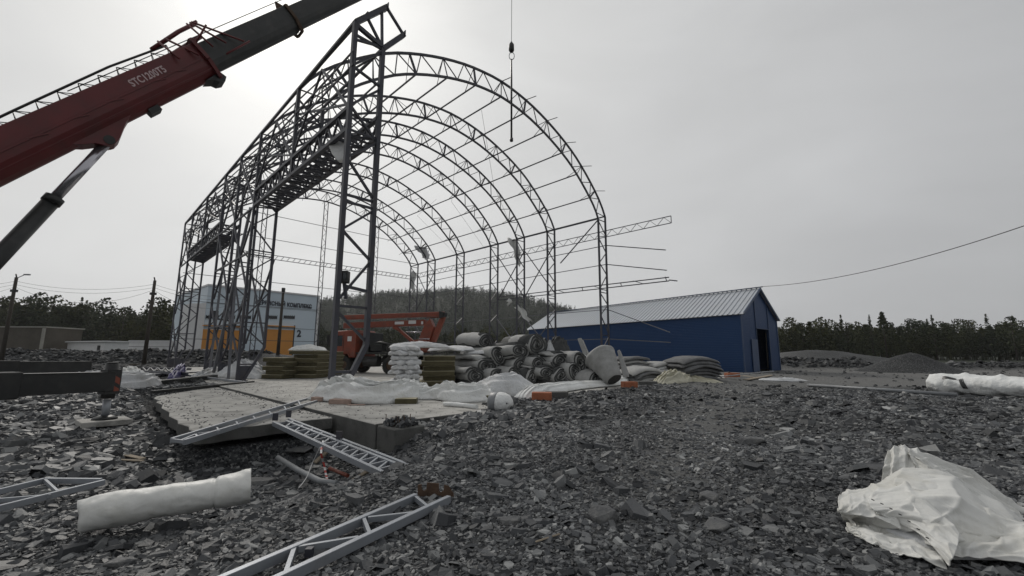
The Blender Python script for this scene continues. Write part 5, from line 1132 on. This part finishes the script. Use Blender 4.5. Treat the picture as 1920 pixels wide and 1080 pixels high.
sheet('fold', [[(1690, 886, 4.48), (1752, 893, 4.34), (1826, 935, 4.1), (1905, 982, 3.92)], [(1676, 902, 4.3), (1745, 915, 4.12), (1812, 955, 3.94), (1895, 1000, 3.8)], [(1690, 915, 4.2), (1740, 934, 4.02), (1796, 968, 3.88), (1880, 1012, 3.76)]], tm, FT, 12, .02, 2, 4)
sheet('fold', [[(1574, 932, 4.3), (1600, 918, 4.45), (1640, 920, 4.35), (1672, 938, 4.1)], [(1571, 950, 4.12), (1600, 938, 4.1), (1640, 944, 4.02), (1680, 966, 3.86)], [(1578, 966, 4.1), (1605, 966, 4.0), (1645, 972, 3.9), (1690, 990, 3.78)]], tm, FT, 13, .02, 3, 4)
for k in range(7):
    u_, v_, Y_ = 1634 + k * 17, 936 + k * 6.5 + k * k * .9, 3.97 - k * .065
    part('eyelet', M['black'], FT, lambda B: B.tube([D(u_, v_, Y_ - .02), D(u_ + 5, v_ + 2.2, Y_ - .02)], .0045, 5))
def inn(B):
    pts = [G(*p, 0) for p in ((1600, 985), (1650, 1010), (1720, 1038), (1790, 1050), (1945, 1052), (1945, 975), (1860, 940), (1740, 900), (1640, 905))]; c_ = sum(pts, Vector()) / len(pts)
    P = [[c_ + (p - c_) * .82 - Zu * .06 for p in pts], [c_ + (p - c_) * .78 + Zu * .02 for p in pts], [c_ + (p - c_) * .5 + Zu * .06 for p in pts], [c_ + (p - c_) * .05 + Zu * .07 for p in pts]]; B.grid(P, True, closed=True)
part('lining', M['white_dirty'], FT, inn)

# rolled white sheet, lower left
WR = root('rolled_sheet', G(300, 975, -.3), 'dusty white rolled sheet lying on gravel at the lower left', 'roll')
ra_, rb2 = G(152, 968, -.16), G(470, 910, -.08)
def wroll(B):
    n, k = 90, 40; P = []; d = (rb2 - ra_).normalized(); x = d.cross(Zu).normalized(); z = x.cross(d)
    for i in range(n + 1):
        f_ = i / n; c_ = ra_.lerp(rb2, f_) + z * .012 * math.sin(f_ * 6); R = .155 + .02 * f_ + .012 * math.sin(f_ * 8) ; row = []
        if f_ > .775: R *= 1.05
        if .745 < f_ < .775: R *= .93
        for j in range(k):
            a_ = 2 * math.pi * j / k; cr_ = float(fbm(f_ * 7, math.cos(a_) * 1.5 + 3, 31, 4)); rg_ = (abs(((f_ * 3.2 + math.sin(a_) * .9 + 1.3 * float(fbm(f_ * 3, a_ * .4, 77, 2))) % 1) - .5) * 2) ** 3
            rr = R * (1 + .16 * cr_ * (1.2 - f_ * .6) + .06 * rg_) * (1 - (.35 * max(0, .06 - f_) / .06 * (1 + math.sin(a_ * 2 + 1)) * .5))
            e = d * (.05 * math.sin(a_ + 2.4) * (1 if i == 0 else 0) - (d.x * 0)) 
            row.append(c_ + x * rr * math.cos(a_) * 1.08 + z * rr * math.sin(a_) * .92 + e)
        P.append(row)
    B.grid(P, True, closed=True)
part('sheet', M['tarp'], WR, wroll, solid=.008)
wd_ = (rb2 - ra_).normalized(); wx = wd_.cross(Zu).normalized(); wz = wx.cross(wd_)
part('rolled_end', M['tarp'], WR, lambda B: [B.grid([[rb2 + wd_ * t + wx * R * math.cos(a_) * 1.08 + wz * R * math.sin(a_) * .92 for a_ in [q * .21 for q in range(0, 31)]] for t in (-.25, -.1, .01 - R * .1)], True) for R in (.145, .12, .095, .07)], solid=.006)
part('inner_core', M['dark_fab'], WR, lambda B: B.tube([ra_ + wd_ * .06, rb2 - wd_ * .06], .125, 14))

# ------------------------------------------------------------------ lattice girders lying about
def girder(name, label, chords, webs, z, wd, h_, m='galv', extra=None, group='steel lattice girders lying on the ground', gz=None):
    f = gz or (lambda u, v: G(u, v, z))
    c0 = f(*chords[0][0]); r = root(name, c0, label, 'girder', group)
    for a_, b_ in chords: part('chord', M[m], r, lambda B: B.beam(f(*a_) - Zu * h_ / 2, f(*b_) - Zu * h_ / 2, wd, h_), bevel=.003)
    for a_, b_ in webs: part('web_bar', M[m], r, lambda B: B.beam(f(*a_) - Zu * (h_ * .42), f(*b_) - Zu * (h_ * .42), wd * .6, h_ * .62))
    return r
g1 = girder('lattice_girder', 'grey welded lattice girder with notched brown end plate at bottom centre', [((330, 1116), (780, 925)), ((440, 1116), (842, 929))],
            [((779, 928), (800, 945)), ((682, 968), (693, 996)), ((553, 1020), (537, 1066)), ((690, 967), (772, 958)), ((560, 1021), (672, 1003)), ((330, 1116), (520, 1078))], .03, .052, .075)
part('end_bar', M['galv'], g1, lambda B: B.beam(G(782, 926, -.05), G(840, 927, -.05), .04, .05))
e0, e1 = G(782, 922, .0), G(851, 927, .0); ed = (e1 - e0).normalized()
part('end_plate', M['rust'], g1, lambda B: B.prism([e0 + ed * (e1 - e0).length * t + Zu * (zz - .09) for t, zz in ((.02, 0), (1., 0), (1., .1), (.86, .17), (.74, .18), (.73, .12), (.66, .10), (.6, .12), (.59, .19), (.27, .19), (.26, .12), (.2, .1), (.13, .12), (.12, .17), (.02, .16))], Vector((-.006, .014, 0))))
part('clamp', M['steel'], g1, lambda B: B.box(G(580, 1035, -.0), (.05, .05, .06)))
girder('lattice_girder', 'flat pointed lattice girder entering from the lower left edge', [((-70, 933), (84, 896)), ((-70, 964), (196, 899)), ((84, 896), (190, 897))], [((84, 896), (108, 918)), ((-60, 938), (96, 925)), ((-60, 940), (-20, 955))], -.2, .045, .07)
gA = girder('lattice_girder', 'long narrow ladder girder resting across the low slab beside the pit', [((322, 821), (592, 741)), ((346, 824), (594, 750))], [((367, 812), (370, 817)), ((407, 800), (411, 806)), ((443, 789), (447, 795)), ((475, 779), (479, 785)), ((505, 770), (509, 776)), ((533, 761), (537, 767)), ((560, 752), (563, 758)), ((322, 821), (346, 824)), ((367, 812), (340, 823)), ((411, 806), (372, 811)), ((479, 785), (447, 789))], .06, .05, .09)
def fB(u, v):   # plane tilting from the low slab down to the rubble
    z = .10
    for _ in range(12): p = G(u, v, z); s_, w_ = sw(p.x, p.y); z = float(np.interp(s_, [-9.2, -3.6], [-.22, .02]))
    return G(u, v, z)
wb = []
nB = 12
for k in range(nB):
    a_, b_ = k / nB, (k + 1) / nB
    up = lambda t: (541.8 + (757 - 541.8) * t, 784 + (871 - 784) * t); lo = lambda t: (516 + (724 - 516) * t, 792 + (886 - 792) * t)
    wb += [(lo(a_), up((a_ + b_) / 2)), (up((a_ + b_) / 2), lo(b_))]
gB = girder('lattice_girder', 'wide lattice girder with zigzag bracing sloping from the low slab to the gravel', [((541.8, 784), (764, 869)), ((537, 788), (757, 873)), ((513, 790), (724, 886))], wb, 0, .06, .09, gz=fB)
for u, v in ((516, 786), (541, 780), (636, 822)): part('end_plate', M['steel'], gB, lambda B: B.box(fB(u, v) + Zu * .05, (.12, .02, .16)))
# the lattice beam lying behind the far left of the slab
girder('lattice_girder', 'grey lattice girder lying flat near the far tower feet at left', [((268, 688), (358, 690)), ((266, 695), (352, 698))], [((268 + k * 7, 695 if k % 2 else 688), (275 + k * 7, 688 if k % 2 else 695)) for k in range(12)], .35, .1, .15, m='steel_light')

def simple_beam(name, p, q, wd, h_, m, label, cat, tube=False, up=None):
    B = MB(); B.tube([p, q], wd, 12) if tube else B.beam(p, q, wd, h_, up); return tag(B.build(name, M[m], bevel=0 if tube else .006), label, cat)
simple_beam('pipe', G(1515, 722, .06), G(1795, 740, .07), .07, 0, 'pipe', 'long straight grey pipe lying on gravel in front of the right road', 'pipe', True)
pp = MB(); pp.tube([G(521, 858, -.55), G(560, 882, -.52), G(600, 902, -.47), G(632, 907, -.45)], .045, 12); tag(pp.build('pipe', M['pipe']), 'grey plastic pipe bending through the pit below the lattice girders', 'pipe')
simple_beam('orange_tube', G(618, 878, -.5), G(652, 892, -.48), .03, 0, 'orange', 'short orange tube lying in the pit under the zigzag girder', 'tube', True)
simple_beam('plank', G(590, 868, -.5), G(612, 848, -.35), .12, .03, 'wood', 'small weathered plank leaning in the pit behind the warning tape', 'plank')
simple_beam('plank', G(655, 905, -.42), G(692, 882, -.36), .08, .03, 'wood', 'thin dark plank right of the orange tube in the pit', 'plank')
simple_beam('plank', G(228, 851, -.42), G(268, 860, -.42), .10, .02, 'wood', 'pale short plank on slate rubble above the rolled white sheet', 'plank')
simple_beam('plank', G(225, 862, -.42), G(268, 864, -.42), .07, .02, 'wood', 'second pale plank lying flat just below the first', 'plank')
simple_beam('stick', G(1004, 1016, .03), G(1050, 1001, .03), .02, .012, 'wood', 'thin pale wooden stick lying on gravel near the bottom centre', 'stick')
tp_ = root('warning_tape', fB(604, 828), 'red and white warning tape hanging from the zigzag girder into the pit', 'tape')
pts_ = [fB(604, 826), G(600, 850, -.2), G(606, 872, -.42), G(609, 890, -.5), G(612, 900, -.5)]
rp_ = resample(catmull(pts_, 6), 14)
for k in range(14): part('stripe', M['tape_red' if k % 2 else 'white'], tp_, lambda B: B.prism([rp_[k], rp_[k + 1], rp_[k + 1] + Vector((.035, 0, 0)), rp_[k] + Vector((.035, 0, 0))], (0, .003, 0)))
wr_ = MB(); wr_.tube(resample(catmull([fB(600, 838), G(585, 870, -.4), G(575, 895, -.4), G(560, 915, -.35)], 6), 12), .006, 4); tag(wr_.build('wire', M['white']), 'thin pale wire trailing from the girder to the rubble', 'wire')
# beams and sheets by the far left edge of the slab
simple_beam('steel_beam', G(262, 722, .12), G(402, 706, .12), .35, .22, 'black', 'thick dark steel beam lying at the left edge of the slab', 'beam')
simple_beam('steel_beam', G(285, 735, .02), G(475, 716, .02), .14, .1, 'black', 'long thin dark rail lying along the low slab edge', 'beam')
simple_beam('steel_beam', G(262, 703, .2), G(370, 697, .2), .9, .08, 'steel_light', 'flat pale steel plate stack near the far lattice girder', 'beam')
simple_beam('steel_beam', G(205, 680, 0), G(232, 681, 0), .5, .35, 'concrete', 'small concrete beam on rubble beyond the outriggers', 'beam')
simple_beam('steel_beam', G(245, 687, 0), G(292, 686, 0), .8, .5, 'reddirt', 'reddish low block on rubble before the second utility pole', 'block')
simple_beam('steel_beam', G(100, 752, -.25), G(200, 742, -.25), .5, .03, 'galv', 'thin grey sheet metal strip half under the torn membrane', 'sheet metal')
simple_beam('plank', G(1335, 708, .05), G(1450, 696, .6), .16, .05, 'galv', 'pale board propped in front of the blue gable corner', 'plank')
simple_beam('plank', G(1361, 698, .05), G(1420, 709, .05), .14, .05, 'wood', 'weathered plank lying by the blue building corner', 'plank')
simple_beam('plank', G(1398, 712, .05), G(1450, 703, .05), .3, .04, 'wood', 'wide grey plank lying in front of the open doorway', 'plank')
simple_beam('rail', G(330, 655 + 46, .2), G(460, 717, .04), .1, .1, 'galv', 'thin pale rail lying from the far slab to the third tower', 'rail')
# wrapped bundle on the right
WB = root('wrapped_bundle', G(1830, 740, 0), 'long white wrapped bundle with a black angular mark at the right edge', 'bundle')
ba0, ba1 = G(1752, 736, 0) + Zu * .36, G(1995, 752, 0) + Zu * .36; bx_ = (ba1 - ba0).normalized(); by_ = bx_.cross(Zu).normalized(); by_ = by_ if by_.y < 0 else -by_
def WS(t, a_, k=1.):
    R = .43 * (1 + .1 * math.sin(t * 3.1 + 1)) * (1 if t > .1 else .86 + 1.4 * t); n1 = float(fbm(t * 9, math.cos(a_) * 2, 41, 4)) * .2 + .13 * (abs(((t * 3.7 + .9 * math.sin(a_) + .8 * float(fbm(t * 6, a_ * .5, 44, 2))) % 1) - .5) * 2) ** 2
    return ba0.lerp(ba1, t) + by_ * (R * k * (1.35 + n1) * math.cos(a_)) + Zu * (R * k * (.78 + n1 * 1.3) * math.sin(a_))
part('wrap', M['white_fab'], WB, lambda B: B.grid([[WS(i / 80, 2 * math.pi * j / 40) for j in range(40)] for i in range(81)], True, closed=True), solid=.01)
part('mark', M['black'], WB, lambda B: (B.grid([[WS(t, a_, 1.03) for a_ in (.75, .66, .58, .5)] for t in [.16 + q * .02 for q in range(8)]], True), B.grid([[WS(.29 + q * .02 + (.75 - a_) * .055, a_, 1.03) for a_ in [.75 - .12 * w_ for w_ in range(9)]] for q in range(3)], True)))
part('inside', M['hole'], WB, lambda B: B.tube([WS(.03, 0, 0), WS(.95, 0, 0)], .33, 14))
# hanging scraps and flood lights
def scrap(name, pts, m, label, th=.02):
    c = [D(*p) for p in pts]; B = MB(); B.prism(c, Vector((.01, th, 0))); return tag(B.build(name, M[m]), label, 'membrane scrap')
def rag(u, v, Y, w_, h_, seed, label, m='white_fab', slant=0.):
    q = random.Random(seed); c = D(u, v, Y); B = MB(); P = []
    for i in range(15):
        f_ = i / 14; row = []
        for j in range(7):
            g = j / 6 - .5; ww = w_ * (1 - .6 * f_ * q.uniform(.7, 1.2)); row.append(c + Vector((g * ww + slant * f_ * h_ + .12 * math.sin(f_ * 7 + seed), .15 * math.sin(g * 9 + f_ * 4), -h_ * f_ + .15 * math.cos(g * 6 + seed))))
        P.append(row)
    B.grid(P, True); return tag(B.build('torn_membrane', M[m], solid=.01), label, 'membrane scrap', 'torn membrane scraps hanging on the frame')
def colY(i, side=1): p = hp(HS[i], HW * side, 0); return p.y
rag(961, 447, colY(3) - .3, 1.1, 2.2, 3, 'torn pale scrap hanging at the top of the fourth right column', slant=.25); rag(971, 470, colY(3) - .3, .7, 1.6, 8, 'thin torn scrap just below the one on the fourth column')
rag(955, 562, colY(3) - .4, .5, .5, 5, 'small bright scrap caught on the double girt'); rag(972, 574, colY(3) - .4, .8, 1.5, 6, 'ragged scrap hanging diagonally below the double girt', slant=.8)
rag(775, 510, colY(7) - .3, .9, 2.6, 7, 'long torn scrap hanging on the rearmost right column')
rag(788, 462, colY(6) - 1, 1.8, 1.7, 9, 'tangled scrap caught on the sixth arch', 'white_dirty', .5)
scrap('torn_membrane', [(612, 262, 15.4), (633, 263, 15.2), (652, 270, 15), (652, 298, 15), (632, 300, 15.1), (622, 288, 15.3)], 'white_fab', 'grey white scrap draped under the gate header beside the near tower', .25)
def flood(p, lb):
    r = root('flood_light', p, lb, 'flood light', 'flood lights on the towers'); part('housing', M['black'], r, lambda B: B.box(p, (.28, .26, .42)), bevel=.02)
    part('lens', M['glass'], r, lambda B: B.box(p + Vector((.05, -.14, .02)), (.12, .02, .2))); part('arm', M['steel'], r, lambda B: (B.beam(p - Zu * .3, p + Vector((.62, .5, -.42)), .1), B.beam(p - Zu * .22, p + Vector((.1, 0, -.75)), .1)))
fp = hp(0, .22, 4.05); flood(fp, 'black flood light box on the near tower at mid height')
flood(hp(HS[4], .25, 4.0), 'black flood light box on the fifth tower in front of the service building')

# ------------------------------------------------------------------ larger loose rocks
def rock(u, v, z, sx_, sy_, sz_, rz, seed, label, m='stones', tilt=0):
    q = random.Random(seed); bm = bmesh.new()
    for k in range(26):
        a_, b_ = q.uniform(0, 6.28), q.uniform(-1, 1); r_ = (1 - b_ * b_) ** .5
        bm.verts.new((math.copysign(abs(math.cos(a_) * r_) ** .7, math.cos(a_)) * sx_, math.copysign(abs(math.sin(a_) * r_) ** .7, math.sin(a_)) * sy_, math.copysign(abs(b_) ** .6, b_) * sz_ * q.uniform(.8, 1)))
    r_ = bmesh.ops.convex_hull(bm, input=bm.verts); bmesh.ops.delete(bm, geom=[e for e in r_['geom_interior'] if isinstance(e, bmesh.types.BMVert)], context='VERTS')
    p = G(u, v, z); p.z = float(tz(p.x, p.y)) + sz_ * .35
    bmesh.ops.transform(bm, matrix=Matrix.Rotation(rz, 4, 'Z') @ Matrix.Rotation(tilt, 4, 'X'), verts=bm.verts)
    me = bpy.data.meshes.new('rock'); bm.to_mesh(me); bm.free(); me.materials.append(M['rock']); o = bpy.data.objects.new('rock', me); COL.objects.link(o); o.location = p
    b = o.modifiers.new('bevel', 'BEVEL'); b.width = .006; b.segments = 1
    return tag(o, label, 'rock', 'larger loose rocks')
M['rock'] = mat('slate_rock', (.085, .087, .09), .65, 0, .3, 6, .8, 30, dirt=(.15, .145, .13), dscale=3, damt=.5)
for a_ in [(1408, 836, 0, .30, .14, .08, .2, 1, 'broad dark rock with a sharp edge at mid right', 'x', -.1), (1130, 978, 0, .13, .12, .085, .3, 2, 'pale faceted rock near the bottom centre'),
           (478, 866, -.5, .42, .16, .08, .15, 3, 'long dark slab of rock at the left rim of the pit', 'x', .15), (300, 1046 - 20, -.2, .10, .05, .03, .5, 4, 'small flat slate near the rolled sheet'),
           (225, 1040, -.2, .13, .06, .05, .4, 5, 'dark wedge shaped rock below the rolled sheet'), (960, 972, 0, .12, .08, .03, .1, 6, 'flat grey rock right of the girder end plate'),
           (1330, 940, 0, .13, .1, .06, 1, 7, 'dark lumpy rock in the middle of the gravel'), (1500, 862, 0, .16, .09, .03, .2, 8, 'flat pale slate left of the tarp heap'),
           (880, 818, 0, .16, .1, .08, .4, 9, 'dark rock on the gravel slope near the corner block'), (1048, 762, 0, .22, .16, .13, .4, 10, 'round dark lump in front of the dark stone block'),
           (520, 828, -.7, .4, .25, .09, .9, 11, 'large flat rock in the pit under the low slab'), (560, 845, -.7, .3, .2, .07, .3, 12, 'grey rock in the pit left of the warning tape'),
           (1080, 925, 0, .08, .06, .02, .1, 13, 'small pale slate right of the girder'), (1340, 985, 0, .15, .11, .04, .7, 14, 'flat dark rock below the middle of the gravel'),
           (70, 800, -.3, .3, .12, .04, .2, 15, 'long pale slate left of the outrigger pad'), (1245, 735, 0, .3, .2, .12, .2, 16, 'dark rock in front of the cream membrane')]: rock(*a_)

# crumbs of slate and mud spilled on the concrete
rgs = np.random.default_rng(9); n0 = 900; s_ = rgs.uniform(SLAB_F + .05, 14, n0); w_ = SLAB_W + .05 + rgs.exponential(2.2, n0); k_ = w_ < 9
pts = np.array([list(hp(a, b, .004)) for a, b in zip(s_[k_], w_[k_])])
tag(flakes('debris', pts, rgs.uniform(.006, .03, len(pts)) , rgs.uniform(.2, .5, len(pts)), 91, M['stones'], .2), 'small slate crumbs spilled over the concrete floor slab', 'debris', kind='stuff')
n0 = 700; s_ = rgs.uniform(-3.6, 8, n0); w_ = np.where(rgs.uniform(0, 1, n0) < .5, -1.4 - rgs.exponential(.25, n0), -4.0 + rgs.exponential(.5, n0)); k_ = (w_ > -4.0) & (w_ < -1.4)
pts = np.array([list(hp(a, b, -.056)) for a, b in zip(s_[k_], w_[k_])])
tag(flakes('debris', pts, rgs.uniform(.006, .04, len(pts)) , rgs.uniform(.2, .5, len(pts)), 92, M['stones'], .2), 'small slate crumbs spilled over the lower weathered slab', 'debris', kind='stuff')
# ------------------------------------------------------------------ hazy air
hb = MB(); hb.box((0, 300, 78), (3000, 2600, 164)); hz_ = hb.build('haze', [])
hm = bpy.data.materials.new('haze_air'); hm.use_nodes = True; t = hm.node_tree; t.nodes.clear(); o_ = t.nodes.new('ShaderNodeOutputMaterial'); pv = t.nodes.new('ShaderNodeVolumePrincipled')
pv.inputs['Color'].default_value = (.97, .985, 1, 1); pv.inputs['Density'].default_value = .00016; pv.inputs['Anisotropy'].default_value = .35; t.links.new(pv.outputs[0], o_.inputs['Volume'])
hz_.data.materials.append(hm); tag(hz_, 'thin pale haze filling the air over the whole site', 'haze', kind='stuff')
